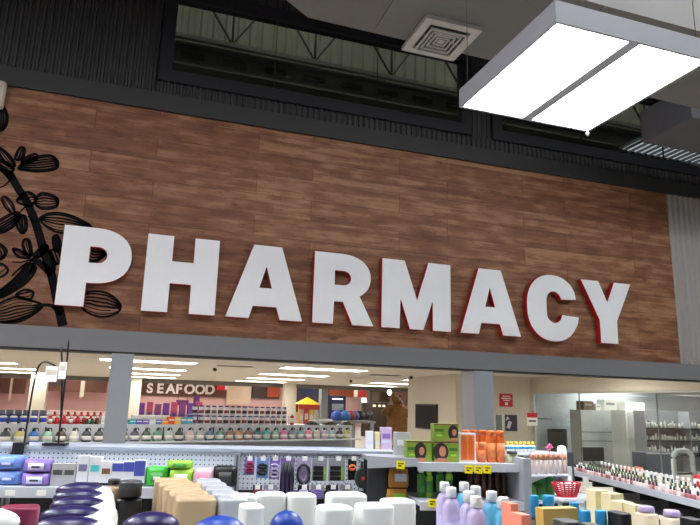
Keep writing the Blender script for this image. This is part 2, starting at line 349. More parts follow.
# ------------------------------------------------------------------ lower ceiling zone behind the fascia
sbox('ceiling_low', -9, 34, D+.351, 33, 2.60, 2.74, CEILW)
sbox('trim_4', -9, 34, 33, 33.5, 2.40, 2.74, SOFF)
sbox('ceiling_far', -9, 34, 33.5, 47, 3.4, 3.55, CEILW)
sbox('trim_5', -9, 34, 33.3, 33.5, 2.74, 3.55, SOFF)
sbox('wall_far', -9, 34, 46, 46.2, 0, 3.55, MAUVE)
n = 0
for j, (y, xs) in enumerate(((17.35, (-5.9, -.89, 3.85, 9.1, 14.0)), (21.9, (-5.9, -.8, 4.1, 9.6, 14.0)), (26.3, (-5.9, -.7, 4.4, 9.9)), (12.4, (-5.9, -.9, 3.9, 8.3, 13.2, 18)), (30.6, (-5.9, -.6, 4.6, 10.4)), (14.9, (13.0, 17.0)), (43, (-5, 1, 7, 13)), (35.2, (-8, -3, 2, 7, 12)), (40.5, (-8, -3, 2, 7, 12)))):  # fascia side, near and rear soffit rows: unseen, added to brighten jugs and far wall
    for i, x in enumerate(xs):
        z = 2.60 if y < 33 else 3.40
        t = thing('ceiling_light', '%s strip light in the %s row across the low ceiling' % (ordn(i), ('nearest visible', 'second', 'third', 'fascia side', 'fourth', 'pharmacy', 'beyond-soffit', 'just beyond the soffit', 'rear beyond-soffit')[j]), 'ceiling light', (x, y, z), 0, 'strip lights in the low ceiling')
        w = 2.45
        b = MB(); b.box(0, w, -.5, -.47, -.02, 0).box(0, w, .47, .5, -.02, 0).box(0, .03, -.47, .47, -.02, 0).box(w-.03, w, -.47, .47, -.02, 0); b.obj('frame', WHITE, t)
        MB().box(.031, w-.031, -.469, .469, -.012, -.002).obj('diffuser', STRIP, t)
# vents and smoke heads on the low ceiling
for i, (px, py) in enumerate(((235, 366), (385, 375), (433, 377.5))):
    p = onZ(px, py, 2.6); t = thing('ceiling_vent', '%s dark slotted vent in the low white ceiling' % ordn(i), 'air vent', (p.x, p.y, 2.6), 0, 'slot vents in the low ceiling')
    MB().box(-.5, .5, -.12, .12, -.015, 0).obj('frame', SOFF, t); b = MB()
    for k in range(4): b.box(-.46, .46, -.09+k*.05, -.06+k*.05, -.02, -.0155)
    b.obj('slot', BLACK, t)
for i, (px, py) in enumerate(((215, 368), (411, 376), (351, 380))):
    p = onZ(px, py, 2.6); tag(MB().loft([(-.10, .03, .03), (-.07, .06, .06), (-.02, .06, .06), (0, .03, .03)], 12).obj('smoke_detector', BLACK), '%s small dark detector hanging from the low ceiling' % ordn(i), 'detector', 'ceiling detectors').location = (p.x, p.y, 2.6)
# posts
pL = onY(112, 352, D+.15); 
sbox('column_1', -.34, -.03, D-.04, D+.30, 0, 2.285, POST)
sbox('column_2', 5.68, 6.07, D-.04, D+.42, 0, 2.285, POST)
for i, (a, b_, y, m_) in enumerate(((28, 45, 31, CREAM), (127, 140, 31.5, CREAM), (285, 296, 31.5, CREAM), (321.5, 328, 35, POST))):
    p, q = onY(a, 400, y), onY(b_, 400, y); sbox('column_%d' % (i+3), p.x, q.x, y, y+.6, 0, 2.6 if y < 33 else 3.4, m_)

# ------------------------------------------------------------------ PHARMACY letters
def arc(cx, cz, rx, rz, a0, a1, n=14, p=2.0):
    out = []
    for k in range(n+1):
        a = math.radians(a0+(a1-a0)*k/n); c, s = math.cos(a), math.sin(a)
        out.append((cx+rx*math.copysign(abs(c)**(2/p), c), cz+rz*math.copysign(abs(s)**(2/p), s)))
    return out
B0, T0 = 2.93, 4.125
LET = []
P_out = [(-1.183, T0), (-.72, T0)] + arc(-.72, 3.705, .515, .42, 90, -90, 20, 2.2)[1:] + [(-.80, 3.285), (-.80, B0), (-1.183, B0)]
P_hol = [(-.80, 3.835), (-.68, 3.835)] + arc(-.68, 3.712, .13, .123, 90, -90, 12)[1:] + [(-.80, 3.589)]
H_out = [(0, T0), (.386, T0), (.386, 3.724), (.71, 3.724), (.71, T0), (1.09, T0), (1.09, B0), (.70, B0), (.70, 3.38), (.38, 3.38), (.38, B0), (0, B0)]
def Aout(x): return ([(x+.385, T0), (x+.845, T0), (x+1.235, B0), (x+.865, B0), (x+.80, 3.13), (x+.42, 3.13), (x+.365, B0), (x, B0)], [(x+.608, 3.787), (x+.71, 3.427), (x+.507, 3.427)])
R_out = [(2.66, T0), (3.12, T0)] + arc(3.12, 3.735, .54, .39, 90, -52, 20, 2.2)[1:] + [(3.724, B0), (3.352, B0), (3.175, 3.307), (3.02, 3.307), (3.01, B0), (2.66, B0)]
R_hol = [(3.02, 3.833), (3.18, 3.833)] + arc(3.18, 3.71, .128, .123, 90, -90, 12)[1:] + [(3.02, 3.587)]
M_out = [(3.87, T0), (4.285, T0), (4.528, 3.433), (4.745, T0), (5.176, T0), (5.176, B0), (4.827, B0), (4.827, 3.446), (4.646, B0), (4.395, B0), (4.215, 3.448), (4.20, B0), (3.87, B0)]
C_out = arc(7.32, 3.515, .575, .625, 42, 345-0, 44, 2.25)
C_out = [(7.843, 3.705), (7.815, 3.85)] + arc(7.32, 3.55, .565, .592, 40, 180, 22, 2.15) + arc(7.32, 3.48, .565, .592, 180, 322, 22, 2.15) + [(7.86, 3.24), (7.887, 3.372), (7.522, 3.392)] + \
        arc(7.345, 3.40, .168, .17, -10, -180, 12) + arc(7.345, 3.64, .168, .19, 180, 20, 12) + [(7.508, 3.685)]
Y_out = [(7.984, T0-.005), (8.388, T0-.005), (8.577, 3.708), (8.764, T0-.005), (9.162, T0-.005), (8.779, 3.359), (8.775, B0-.01), (8.374, B0-.01), (8.374, 3.359)]
a1, h1 = Aout(1.255); a2, h2 = Aout(5.365)
def bridge(out, hol):
    """one outline polygon with the hole joined by a seam"""
    i, j = min(((i, j) for i in range(len(out)) for j in range(len(hol))), key=lambda t: (out[t[0]][0]-hol[t[1]][0])**2+(out[t[0]][1]-hol[t[1]][1])**2)
    h = hol[j:]+hol[:j]+[hol[j]]
    return out[:i+1]+h[::-1] + out[i:]
def letter(ch, out, hol, label):
    xs = [p[0] for p in out]; x0 = min(xs); z0 = min(p[1] for p in out)
    t = thing('sign_letter', label, 'sign letter', (x0, D-.15, z0))
    out = [(x-x0, z-z0) for x, z in out]; hol = [(x-x0, z-z0) for x, z in hol] if hol else None
    y0, y1 = .0, .008
    # face by curve fill (handles counters cleanly)
    cu = bpy.data.curves.new('c', 'CURVE'); cu.dimensions = '2D'; cu.fill_mode = 'BOTH'; cu.extrude = .005
    for lp in ([out, hol] if hol else [out]):
        s = cu.splines.new('POLY'); s.points.add(len(lp)-1); s.use_cyclic_u = True
        for k, (x, z) in enumerate(lp): s.points[k].co = (x, z, 0, 1)
    tmp = bpy.data.objects.new('c', cu); me = bpy.data.meshes.new_from_object(tmp); bpy.data.objects.remove(tmp)
    me.transform(Matrix.Translation((0, .005, 0)) @ Matrix.Rotation(PI/2, 4, 'X')); me.materials.clear(); me.materials.append(LETW)
    f = link('face', me, t)
    b = MB()
    for lp in ([out, hol] if hol else [out]):
        n = len(lp)
        for k in range(n):
            (xa, za), (xb, zb) = lp[k], lp[(k+1)%n]
            vs = [b.bm.verts.new(v) for v in ((xa, .0101, za), (xb, .0101, zb), (xb, .115, zb), (xa, .115, za))]; b.bm.faces.new(vs)
    bmesh.ops.remove_doubles(b.bm, verts=b.bm.verts[:], dist=1e-5)
    r = b.obj('return_edge', LETR, t)
    so = r.modifiers.new('s', 'SOLIDIFY'); so.thickness = .006; so.offset = 0
    s = MB(); zc = [p for p in out]
    for (x, z) in (out[0], out[len(out)//2]):
        cx_ = sum(p[0] for p in out)/len(out); cz_ = sum(p[1] for p in out)/len(out)
    s2 = MB()
    pts = {'P': ((.18, .2), (.18, 1.0)), 'H': ((.19, .2), (.9, 1.0)), 'A': ((.2, .1), (1.03, .1), (.6, 1.05)), 'R': ((.18, .2), (.18, 1.0)), 'M': ((.17, .2), (1.14, .2)), 'C': ((.18, .6), (.6, .14)), 'Y': ((.59, .2), (.28, 1.0))}[ch]
    for x, z in pts: s2.tube([(x, .008, z), (x, .150, z)], .012)
    s2.obj('stand_off', STEEL, t)
letter('P', P_out, P_hol, 'large white raised letter P, first of the PHARMACY wall sign')
letter('H', H_out, None, 'large white raised letter H, second of the PHARMACY wall sign')
letter('A', a1, h1, 'large white raised letter A between H and R on the wood wall')
letter('R', R_out, R_hol, 'large white raised letter R with red edge in the wall sign')
letter('M', M_out, None, 'large white raised letter M with red edge in the wall sign')
letter('A', a2, h2, 'large white raised letter A between M and C, red left edge')
letter('C', C_out, None, 'large white raised letter C with thick red edge')
letter('Y', Y_out, None, 'large white raised letter Y, last of the sign, red left edge')

# ------------------------------------------------------------------ botanical line drawing printed on the wood
def smooth(pts, closed=True, n=6):
    out = []; L = len(pts)
    rng = range(L if closed else L-1)
    for i in rng:
        g = (lambda k: pts[k % L]) if closed else (lambda k: pts[max(0, min(L-1, k))])
        p0, p1, p2, p3 = g(i-1), g(i), g(i+1), g(i+2)
        for k in range(n):
            t = k/n
            out.append(tuple(.5*((2*p1[a])+(-p0[a]+p2[a])*t+(2*p0[a]-5*p1[a]+4*p2[a]-p3[a])*t*t+(-p0[a]+3*p1[a]-3*p2[a]+p3[a])*t**3) for a in (0, 1)))
    if not closed: out.append(pts[-1])
    return out
def wallpt(p):
    q = onY(p[0], p[1], D); return (q.x, q.z)
mural = MB(); YM = [D-.004]
def fillq(a, b, c, d):
    y = YM[0]
    try: mural.bm.faces.new([mural.bm.verts.new((p[0], y, p[1])) for p in (a, b, c, d)])
    except ValueError: pass
def stroke(pts, w0, w1=None, closed=False):
    w1 = w0 if w1 is None else w1; n = len(pts); L = []; R = []
    for i, p in enumerate(pts):
        a = pts[(i-1) % n] if (closed or i) else p; b = pts[(i+1) % n] if (closed or i < n-1) else p
        dx, dz = b[0]-a[0], b[1]-a[1]; l = math.hypot(dx, dz) or 1; w = (w0+(w1-w0)*i/max(1, n-1))*.5
        L.append((p[0]-dz/l*w, p[1]+dx/l*w)); R.append((p[0]+dz/l*w, p[1]-dx/l*w))
    for i in range(n if closed else n-1): fillq(L[i], L[(i+1) % n], R[(i+1) % n], R[i])
PXM = .0215
def leaf(px, dark=.5, hatch=5, ow=1.6):
    P = smooth([wallpt(p) for p in px]); c = (sum(p[0] for p in P)/len(P), sum(p[1] for p in P)/len(P))
    stroke(P, ow*PXM, closed=True)
    i, j = max(((i, j) for i in range(0, len(P), 2) for j in range(i)), key=lambda t: (P[t[0]][0]-P[t[1]][0])**2+(P[t[0]][1]-P[t[1]][1])**2)
    A, B = P[j:i+1], (P[i:]+P[:j+1])[::-1]
    def res(Q, n=16): return [Q[int(round(k*(len(Q)-1)/n))] for k in range(n+1)]
    A, B = res(A), res(B)
    for h in range(hatch):
        t = (h+.7)/(hatch+.4); w = (1.5 if (t < dark) else .75)*PXM*random.uniform(.8, 1.2)
        s = [(a[0]*(1-t)+b[0]*t, a[1]*(1-t)+b[1]*t) for a, b in zip(A, B)][1:-1]
        if t > dark: s = s[random.randint(0, 2):len(s)-random.randint(0, 4)]
        stroke(s, w*.7, w)
def line(px, w0, w1=None): stroke(smooth([wallpt(p) for p in px], False), w0*PXM, (w1 if w1 is not None else w0)*PXM)
line([(9, 172), (18.5, 189), (27, 202), (36, 224), (43, 248), (52, 277), (57, 299), (62.8, 326)], 5, 6)
line([(-14, 160), (0, 167), (12, 178)], 4, 5); line([(32, 258), (42, 265), (52, 275)], 4, 5); line([(42, 305), (52, 306), (61, 315)], 2.2, 2.6)
line([(-12, 330), (10, 322), (30, 315)], 1.4); line([(28, 262), (20, 268), (12, 276)], 1.2); line([(46, 246), (54, 262), (53, 272)], 2, 3)
for q, dk, h in [([(18.6, 168), (27, 160.4), (37, 156.7), (50.7, 155.5), (58, 161.7), (55.7, 169), (39.6, 171.6), (24.8, 170.3)], .95, 6),
    ([(15, 159), (19.8, 148), (24.8, 149), (22.3, 159)], .6, 3), ([(22, 160), (34.6, 154), (37, 159), (25, 164)], .6, 3), ([(-2, 147), (10, 156), (15, 166), (5, 164)], .3, 3),
    ([(-6, 160), (6, 162), (14, 170), (2, 171)], .5, 3), ([(17, 201), (27, 192), (36, 198), (30, 206)], .6, 4), ([(35, 202), (42, 193), (57, 198), (56, 207), (42, 209)], .9, 5),
    ([(2, 199), (6, 197), (13, 205), (14, 214), (6, 208)], .2, 2), ([(14.6, 218), (21, 233), (26.6, 229), (25, 216)], .8, 4), ([(-8, 226), (0, 220), (16, 212), (20, 217), (13, 227), (0, 233)], .7, 5),
    ([(40, 219), (53, 213), (72, 216), (92, 228), (70, 233), (53, 230.6)], .6, 6), ([(13, 249), (21, 250.6), (30, 257.5), (18.6, 257)], .3, 3), ([(24, 240), (29.6, 241), (32, 255), (27, 254), (23, 247)], .3, 3),
    ([(34, 255), (44, 245), (48, 248), (40, 257)], .6, 3), ([(53, 238), (58, 236), (61, 248), (55, 251)], .9, 3), ([(50, 252), (58, 250), (63, 260), (55, 264)], .8, 3),
    ([(-10, 298), (0, 290.6), (13, 280), (29, 264), (36, 269), (26.6, 282.6), (10.7, 293), (0, 298)], .8, 6), ([(-8, 243), (0, 244), (6.7, 250.6), (2.7, 258.6), (-6, 259)], .95, 4),
    ([(-8, 265), (2, 264), (8, 270), (3, 276), (-8, 278)], .2, 2), ([(-16, 308), (0, 303), (16, 297), (29, 300), (42.6, 306), (26.6, 318.5), (10.7, 323), (-16, 323)], .75, 7),
    ([(80, 299), (88, 292), (106.6, 293), (120, 304), (117, 313), (101, 317), (84, 310)], .6, 6), ([(84, 245), (98, 244), (108, 249), (102, 258), (90, 262)], .95, 6),
    ([(-2, 108), (4, 108), (7.6, 116), (6, 126), (0, 131), (-6, 126)], .9, 5), ([(16, 296), (24, 290), (33, 292), (30, 299)], .3, 2)]:
    leaf(q, dk, h)
for q in ([(33, 259), (22, 262), (12, 262)], [(33, 260), (24, 266), (17, 271)], [(31, 257), (20, 254)], [(34, 262), (30, 274)], [(36, 224), (28, 216)], [(27, 205), (20, 212)], [(12, 178), (4, 186), (-4, 188)]): line(q, 1.3, .8)
mo = mural.obj('botanical_mural', INK); so = mo.modifiers.new('s', 'SOLIDIFY'); so.thickness = .003; so.offset = 0
tag(mo, 'black line drawing of leaves and flowers printed on the left of the wood wall', 'mural')
q = onY(3, 84, D-.08); t = thing('wall_cylinder', 'short pale cylinder lamp at the top left of the wood wall', 'lamp', (q.x-.02, D-.09, 5.83))  # plain pale cylinder of unclear use, on a bracket
MB().loft([(0, .075, .075), (.03, .08, .08), (.38, .08, .08), (.4, .07, .07)], 16).obj('cylinder_body', CREAM, t); MB().box(-.03, .03, .05, .09, .1, .3).obj('bracket', STEEL, t)

# ------------------------------------------------------------------ product makers (real sizes in metres)
CACHE = {}
def cached(key, fn):
    if key not in CACHE: CACHE[key] = fn()
    return CACHE[key]
def put(name, label, cat, parts, loc, rz=0, group=None):
    """parts: [(part name, mesh, sub-parts?)]; a single unnamed mesh makes a one-piece thing"""
    if len(parts) == 1 and parts[0][0] is None:
        o = link(name, parts[0][1]); o.location = loc; o.rotation_euler = (0, 0, rz); return tag(o, label, cat, group)
    t = thing(name, label, cat, loc, rz, group); first = None
    for pn, me in parts:
        onbody = first is not None and (pn in ('label', 'band', 'rib', 'white_band', 'window_print', 'print_bar') or pn.endswith('_print'))
        o = link(pn, me, first if onbody else t); first = first or o
    return t
def bottle(w, d, h, body, cap, capr=.35, caph=.13, lab=None, p=2.2, shoulder=.12, neck=True, labz=(.18, .62), n=18):
    def mk():
        W, Dp = w/2, d/2; hb = h*(1-caph)
        secs = [(0, W*.9, Dp*.9, p), (h*.02, W, Dp, p), (hb-h*shoulder, W, Dp, p), (hb-h*shoulder*.6, W*.94, Dp*.94, p), (hb-h*shoulder*.25, W*.72, Dp*.78, 2), (hb, max(W*capr*.9, .003), max(W*capr*.9, .003), 2)]
        out = [('bottle_body', MB().loft(secs, n).mesh('bottle_body', body))]
        c = w*capr
        out.append(('cap', MB().loft([(hb, c, c, 2), (h-c*.25, c, c, 2), (h-c*.05, c*.93, c*.93, 2), (h, c*.8, c*.8, 2)], n).mesh('cap', cap)))
        if lab: out.append(('label', MB().loft([(h*labz[0], W*1.012, Dp*1.012, p), (h*labz[1], W*1.012, Dp*1.012, p)], n, smooth=True).mesh('label', lab)))
        return out
    return cached(('b', w, d, h, body.name, cap.name, capr, caph, lab and lab.name, p, shoulder), mk)
def simple_bottle(w, h, body, cap, caph=.2, capr=.6, p=2.4):
    def mk():
        W = w/2; b = MB(); b.loft([(0, W, W*.7, p), (h*(1-caph)-h*.1, W, W*.7, p), (h*(1-caph), W*capr, W*capr*.7, 2)], 8, body)
        b.loft([(h*(1-caph), W*capr, W*capr, 2), (h, W*capr*.9, W*capr*.9, 2)], 8, cap); return [(None, b.mesh('small_bottle'))]
    return cached(('sb', w, h, body.name, cap.name, caph, capr), mk)
def carton(w, d, h, m, lab=None, lab2=None, band=None):
    def mk():
        out = [('box_body', MB().box(-w/2, w/2, -d/2, d/2, 0, h, bevel=min(w, d, h)*.03).mesh('box_body', m))]
        if lab: out.append(('label', MB().box(-w*.36, w*.36, -d/2-.0012, -d/2-.0002, h*.5, h*.72).mesh('label', lab)))
        if lab2: out.append(('label', MB().box(-w*.4, w*.4, -d/2-.0012, -d/2-.0002, h*.28, h*.42).mesh('label', lab2)))
        if band: out.append(('band', MB().box(-w*.49, w*.49, -d/2-.0014, -d/2-.0002, h*.04, h*.14).mesh('band', band)))
        return out
    return cached(('c', w, d, h, m.name, lab and lab.name, lab2 and lab2.name, band and band.name), mk)
def pouch(w, d, h, m, lid, lab):
    def mk():
        b = MB(); b.loft([(-w/2, h*.44, .004, 3), (-w*.46, h*.46, .006, 3), (-w*.42, h*.47, d*.36, 2.6), (-w*.3, h*.5, d*.49, 3), (w*.3, h*.5, d*.49, 3), (w*.42, h*.47, d*.36, 2.6), (w*.46, h*.46, .006, 3), (w/2, h*.44, .004, 3)], 22)
        b.xf(Matrix.Translation((0, 0, h/2)) @ Matrix(((0, 0, 1, 0), (0, 1, 0, 0), (1, 0, 0, 0), (0, 0, 0, 1))))
        out = [('pouch_body', b.mesh('pouch_body', m))]
        out.append(('label', MB().loft([(0, w*.26, .0015, 3), (h*.5, w*.26, .0015, 3)], 16, cy=-d*.495, ).xf(Matrix.Translation((0, 0, h*.22))).mesh('label', lab)))
        out.append(('lid', MB().box(-w*.14, w*.14, -d*.5-.006, -d*.46, h*.36, h*.52, bevel=.003).mesh('lid', lid)))
        return out
    return cached(('p', w, d, h, m.name, lab.name), mk)

# ------------------------------------------------------------------ foreground display (its top board is just under the frame)
Z0F = 1.18
def gond_body(name, label, x0, x1, y0, y1, ztop, loc=(0,0,0), rz=0, m=None, shelves=(.2, .55, .85)):
    t = thing(name, label, 'shelf unit', loc, rz); m = m or SHELF
    MB().box(x0, x1, y0, y1, ztop-.03, ztop, bevel=.004).obj('top_shelf', m, t)
    MB().box(x0, x1, (y0+y1)/2-.02, (y0+y1)/2+.02, .12, ztop-.031).obj('centre_panel', SHELFG, t)
    for z in shelves: MB().box(x0+.01, x1-.01, y0+.02, (y0+y1)/2-.021, z, z+.025).obj('shelf', m, t)
    MB().box(x0+.02, x1-.02, y0+.03, y1-.03, 0, .12).obj('base', BLACK, t)
    return t
gond_body('display_shelf', 'white topped display unit in the foreground carrying bottles', -1.0, 2.1, .80, 2.12, Z0F)
def gf(x, y, zt=1.43):
    p = onZ(x, y, zt); return p, (ray(x, y).normalized().dot(ray(350, 262.5).normalized()))*(p-EYE).length/F
PURP = mat('cap_purple', (36, 28, 78), .3); BLUE = mat('cap_blue', (22, 62, 150), .35); NAVY = mat('body_navy', (40, 50, 130), .35); TAN = mat('tan_plastic', (186, 160, 124), .35); CLEAR = mat('milky_plastic', (176, 181, 188), .2)
MAROON = mat('maroon_plastic', (128, 30, 66), .35); MILK = mat('milk_white', (222, 224, 219), .35)
def domed(w, d, h, body, cap, cw=.42, off=-.06, rise=.16):
    """upright container with a rounded top and a long crescent lid"""
    def mk():
        W, Dp = w/2, d/2; hb = h*(1-rise)
        o = [('container_body', MB().loft([(0, W*.92, Dp*.9, 3.2), (.012, W, Dp, 3.2), (hb*.9, W, Dp, 3.2), (hb*.97, W*.96, Dp*.9, 2.8), (hb+h*rise*.35, W*.82, Dp*.72, 2.4), (hb+h*rise*.62, W*.55, Dp*.5, 2)], 24).mesh('container_body', body))]
        secs = []
        for k in range(7):
            a = k/6*PI/2; secs.append((hb+h*rise*(.30+.70*math.sin(a)), max(w*cw*math.cos(a), .002), max(d*.40*math.cos(a), .002), 2))
        b = MB().loft([(secs[0][0]-.006, secs[0][1]*.98, secs[0][2]*.98, 2)]+secs, 24, cx=off*w); o.append(('lid', b.mesh('lid', cap)))
        return o
    return cached(('d', w, d, h, body.name, cap.name, cw, off, rise), mk)
def tub(w, d, h, m, p=4):
    def mk():
        W, Dp = w/2, d/2; r = w*.09
        secs = [(0, W*.94, Dp*.9, p), (.01, W, Dp, p), (h*.55, W, Dp, p), (h*.56, W*.97, Dp*.96, p), (h*.575, W*.97, Dp*.96, p), (h*.585, W, Dp, p)]
        secs += [(h-r+r*math.sin(a), W-r+r*math.cos(a), Dp-r+r*math.cos(a), p) for a in (0, .4, .8, 1.15, 1.5)]
        sh = MB().loft(secs, 26).mesh('tub_body', m)
        rid = MB().loft([(h*.36, W*1.01, Dp*1.01, p), (h*.42, W*1.015, Dp*1.015, p)], 26).mesh('rib', m)
        return [('tub_body', sh), ('rib', rid)]
    return cached(('t', w, d, h, m.name, p), mk)
# row of white containers with dark purple lids
DP = domed(.150, .075, .25, MILK, PURP, .40, -.08, .11)
for k in range(5):
    p, s = gf(80-6*(k > 2)-3*(k == 4), [487.5, 492.5, 499, 507, 516.5][k])
    put('detergent_bottle', 'white bottle with dark purple domed lid, %s of the row by the white cartons' % frt(4-k, 5), 'bottle', DP, (p.x+.008, 1.86-k*.128+.01, Z0F), 0, 'white bottles with dark purple lids')
for k, (x, y) in enumerate(((152, 509),)):
    p, s = gf(x, y); put('detergent_bottle', 'white bottle with dark purple domed lid in front of the black bottle', 'bottle', domed(.125, .09, .25, MILK, PURP, .44, 0), (p.x, p.y-.03, Z0F), 0)
p, s = gf(-6, 500); put('detergent_bottle', 'blue bottle with white sloping shoulder cut by the left edge', 'bottle', domed(.15, .09, .25, NAVY, MILK, .46, 0), (p.x, p.y-.1, Z0F), 0)
p, s = gf(30, 500); put('plastic_container', 'maroon plastic container low at the left corner', 'container', tub(.078, .06, .236, MAROON), (p.x-.02, p.y+.02, Z0F), 0)
p, s = gf(112, 491); put('soap_refill', 'narrow tan plastic bottle standing left of the black one', 'bottle', bottle(.04, .05, .25, TAN, BLACK, .42, .05), (p.x, 1.94, Z0F), 0)
p, s = gf(131, 485); put('black_pump_bottle', 'wide black plastic bottle with a ridged shoulder', 'bottle', bottle(.068, .05, .25, BLACK, mat('dark_grey_plastic', (54, 54, 58), .35), .46, .16, p=4, shoulder=.05), (p.x, 1.90, Z0F), 0)
for k in range(5):
    put('tan_tub', 'tan plastic tub, %s of the tan row' % frt(4-k, 5), 'tub', tub(.095, .075, .25, TAN), (.130+.008*k, 1.93-k*.088, Z0F), 0, 'tan tubs in a row')
for k in range(5):
    put('clear_tub', 'milky clear plastic tub, %s of the clear row' % frt(4-k, 5), 'tub', tub(.070, .075, .247, CLEAR), (.232+.004*k, 1.93-k*.088, Z0F), 0, 'milky clear tubs in a row')
p, s = gf(217, 494); put('tan_tub', 'single tan plastic tub between clear and white tubs', 'tub', tub(.078, .075, .243, TAN), (p.x+.01, 1.88, Z0F), 0)
for k, (x, y, w) in enumerate(((243, 497, 27), (271, 495, 31), (302, 496, 30), (348, 495, 42), (401, 502, 34))):
    p, s = gf(x, y); put('white_tub', 'white plastic tub with rounded corners, %s in the back row of white tubs' % ordn(k), 'tub', tub(round(w*s*.97, 3), .075, .25, MILK), (p.x+.008, p.y+.04, Z0F), 0, 'white tubs, back row')
for k, (x, y, w) in enumerate(((250, 506, 24), (334, 507, 36), (374, 505, 38))):
    p, s = gf(x, y); put('white_tub', 'white plastic tub, %s in the front row of white tubs' % ordn(k), 'tub', tub(round(w*s*.97, 3), .075, .25, MILK), (p.x+.006, p.y+.015, Z0F), 0, 'white tubs, front row')
p, s = gf(218, 513); put('detergent_bottle', 'container with wide bright blue domed lid, left of the smaller blue one', 'bottle', domed(.120, .10, .25, MILK, BLUE, .46, 0, .2), (p.x, p.y-.03, Z0F), 0)
p, s = gf(284, 508); put('detergent_bottle', 'container with narrower bright blue domed lid before the white tubs', 'bottle', domed(.078, .08, .25, MILK, BLUE, .46, 0, .2), (p.x, p.y-.03, Z0F), 0)
# lotion bottles
LAV = mat('lavender_lotion', (186, 172, 206), .35); SKY = mat('sky_lotion', (98, 176, 206), .35); LLAB = mat('lavender_label', (164, 152, 190), .5); SLAB = mat('sky_label', (72, 150, 196), .5); SALM = mat('salmon_plastic', (236, 140, 112), .4)
lots = [(444.5, 482, 'l', 1), (451, 487, 'l', 2), (464, 482, 's', 1), (475.5, 486, 'l', 3), (468.5, 491, 'l', 4), (476, 496, 'l', 5), (491.5, 491, 's', 2), (503, 497, 's', 3)]
for x, y, c, k in lots:
    p, s = gf(x, y, 1.425)
    nm = {'l': 'lavender lotion bottle with white cap, ', 's': 'sky blue lotion bottle with white cap, '}[c]
    ds = {('l', 1): 'at the far left of the lotions', ('l', 2): 'in front of the leftmost lavender one', ('l', 3): 'rear one of the right hand three', ('l', 4): 'middle one of the right hand three', ('l', 5): 'nearest of all the lavender ones', ('s', 1): 'half hidden between lavender ones', ('s', 2): 'behind the rightmost blue one', ('s', 3): 'rightmost and nearest'}[(c, k)]
    put('lotion_bottle', nm+ds, 'bottle', bottle(.050, .040, .245, LAV if c == 'l' else SKY, MILK, .30, .11, LLAB if c == 'l' else SLAB, 2.4, .14), (p.x, p.y, Z0F), 0, 'lotion bottles on the front display')
p, s = gf(434, 474, 1.43); 
for x, y, w, lb in ((514.5, 504, 9, 'salmon orange carton behind the blue lotion'), (526, 515, 11, 'salmon orange carton nearest the grey upright')):
    p, s = gf(x, y); put('small_carton', lb, 'carton', carton(round(w*s, 3), .04, .25, SALM, MILK), (p.x, p.y+.02, Z0F), 0)
# right hand foreground: blue capped bottles, yellow carton, black caps, pale bottles
CYAN = mat('cap_cyan', (36, 140, 190), .35); YCAR = mat('yellow_carton', (190, 158, 82), .5); CRY = mat('cream_yellow', (218, 204, 156), .5); PALE = mat('pale_cream_plastic', (224, 212, 186), .35); LCAP = mat('lavender_cap', (190, 172, 214), .35)
DGN = mat('dark_olive_plastic', (58, 62, 58), .4)
for k, (x, y, w) in enumerate(((545.5, 498, 9), (560, 498, 11), (574, 502, 9), (584.5, 510, 11), (600.5, 510, 11))):
    p, s = gf(x, y); ww = round(w*s*1.45, 3)
    put('blue_capped_bottle', 'dark bottle with bright blue square cap, %s from the yellow carton' % ordn(k).replace('leftmost', 'first'), 'bottle', bottle(ww, .034, .25, DGN, CYAN, .36, .22, p=3), (p.x, p.y+(.05 if k < 2 else 0), Z0F), 0, 'bottles with bright blue caps')
p, s = gf(551, 506); put('yellow_carton', 'yellow cardboard carton below the blue capped bottles', 'carton', carton(round(40*s, 3), .03, .25, YCAR, mat('carton_print', (180, 140, 50), .5)), (p.x, p.y-.02, Z0F), 0)
p, s = gf(560, 518); put('dark_tub', 'dark olive tub in front of the yellow carton', 'tub', tub(round(21*s, 3), .05, .25, DGN), (p.x, p.y-.02, Z0F), 0)
p, s = gf(580, 521); put('dark_tub', 'dark olive tub beneath the fourth blue cap', 'tub', tub(round(15*s, 3), .04, .25, DGN), (p.x, p.y-.03, Z0F), 0)
for k, (x, y, w) in enumerate(((619, 512, 15), (692, 518, 14))):
    p, s = gf(x, y); put('black_box', ['black square container between cream packs and pale bottle', 'black container at the bottom right corner'][k], 'container', tub(round(w*s, 3), .05, .25, BLACK), (p.x, p.y, Z0F), 0)
for k, (x, y, w) in enumerate(((646, 506, 17), (671.5, 510, 18))):
    p, s = gf(x, y); put('pale_bottle', ['tall pale cream bottle with lavender top, left of the two', 'tall pale cream bottle with lavender top, right of the two'][k], 'bottle', bottle(round(w*s, 3), .045, .25, PALE, LCAP, .44, .05, p=4, shoulder=.03), (p.x, p.y, Z0F), 0)
for k, (x, y, w) in enumerate(((597, 490, 20), (612, 493, 20), (622, 501, 18), (633, 504, 12))):
    p, s = gf(x, y, 1.40); put('cream_pack', 'pale yellow flat topped pack, %s behind the black container' % ordn(k), 'pack', carton(round(w*s*.8, 3), .045, .22, CRY), (p.x, p.y, Z0F), 0, 'pale yellow packs')

